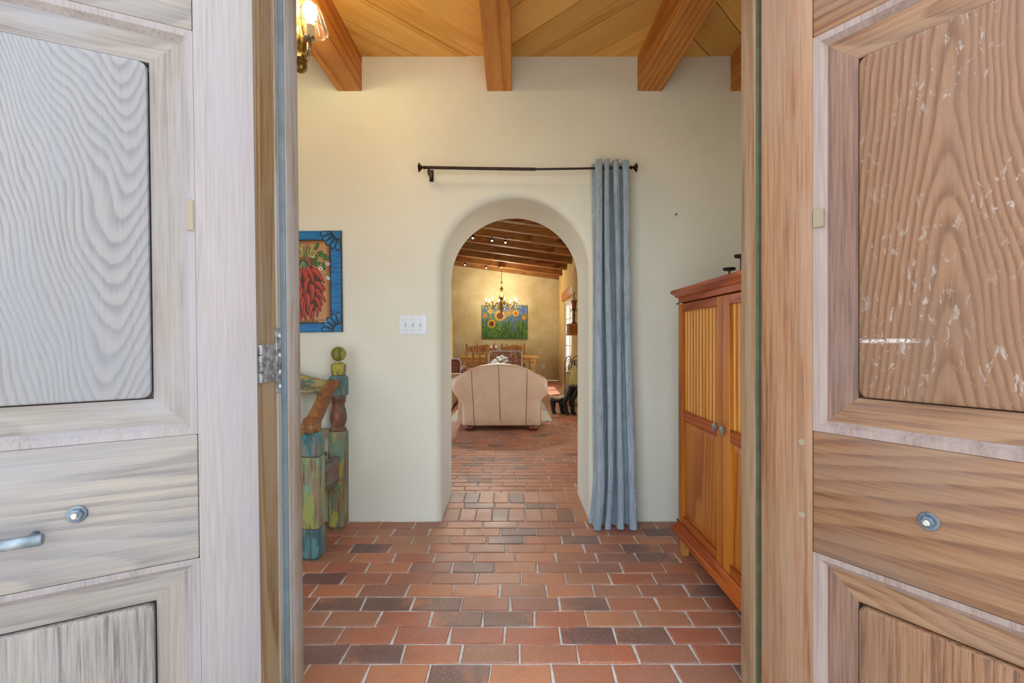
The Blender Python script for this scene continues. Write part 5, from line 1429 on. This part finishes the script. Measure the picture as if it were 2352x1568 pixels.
MB().tube([(wx(1321,YO),YO+.125,FZ+.003),(wx(1321,YO),YO+.125,Zo(883))], .011, 8).buildw('handle', M['dark_wood'], bm_)
MB().tube([(wx(1321.5,YO),YO+.125,Zo(842)),(wx(1321.5,YO),YO+.125,Zo(828))], .014, 8).buildw('ferrule', M['black'], bm_)
def boot_leg(name, parent, x, y, z0, h, lean, mat, toe=.06, r0=.028, r1=.040):
    mm = MB().tube([(x,y,z0+.02),(x+lean*.1,y,z0+h*.3),(x+lean*.5,y,z0+h*.62),(x+lean,y,z0+h)], [r0,r0*.92,r1*.95,r1], 12)
    mm.ball((x+.012,y-toe*.45,z0+.022), .026, 10, 1, 1.5, .8)
    mm.box((x-.018,y-.004,z0), (x+.018,y+.03,z0+.03))
    return mm.buildw(name, mat, parent, smooth=60)
YG = 7.62
st_ = empty('stool', (wx(1281,YG),YG,FZ), 'low stool with a curved tan seat and black boot-shaped legs', 'stool')
x0_, x1_ = wx(1265,YG), wx(1297,YG); zs_ = wz(912,YG)
seat = MB()
def seat_pt(u, v_):
    return (x0_+(x1_-x0_)*u, YG-.06+.20*v_, zs_+.020*math.cos((u-.5)*PI)*-1+.020+.012*math.sin(PI*v_))
seat.grid(seat_pt, 12, 6); e0 = len(seat.v); seat.v += [(p[0],p[1],p[2]-.022) for p in seat.v[:72]]
seat.f += [tuple(reversed([i+72 for i in f])) for f in seat.f[:55]]
bd = [i for i in range(12)]+[12*j+11 for j in range(1,6)]+[60+i for i in range(10,-1,-1)]+[12*j for j in range(4,0,-1)]
seat.f += [(bd[k],bd[(k+1)%len(bd)],bd[(k+1)%len(bd)]+72,bd[k]+72) for k in range(len(bd))]
seat.buildw('seat', M['seat_tan'], st_)
MB().box((x0_+.006,YG-.045,zs_-.085), (x1_-.006,YG+.125,zs_-.012)).buildw('apron', M['black_leather'], st_, bevel=.015)
for xx in (x0_+.045, x1_-.045):
    for yy_ in (YG-.03, YG+.10): boot_leg('leg', st_, xx, yy_, FZ, zs_-FZ-.05, -.012, M['black_leather'])
YH = 7.50
bt = empty('boot_stand', (wx(1305,YH),YH,FZ), 'tall shiny black boot-shaped hearth stand beside the low stool', 'stand')
for k, (dx, dy) in enumerate(((0,0), (.11,.02))):
    xq = wx(1301,YH)+dx; zz = lambda py: wz(py,YH)
    mm = MB().tube([(xq,YH+dy,FZ+.02),(xq-.010,YH+dy,FZ+.10),(xq-.035,YH+dy,FZ+.19),(xq+.005,YH+dy,FZ+.28),(xq+.05,YH+dy,FZ+.38),(xq+.075,YH+dy,FZ+.46)], [.036,.030,.042,.048,.050,.056], 14)
    mm.ball((xq+.014,YH+dy-.045,FZ+.026), .032, 12, 1, 1.8, .8); mm.box((xq-.022,YH+dy-.002,FZ), (xq+.024,YH+dy+.035,FZ+.04))
    mm.buildw('boot', M['black_leather'], bt, smooth=60)
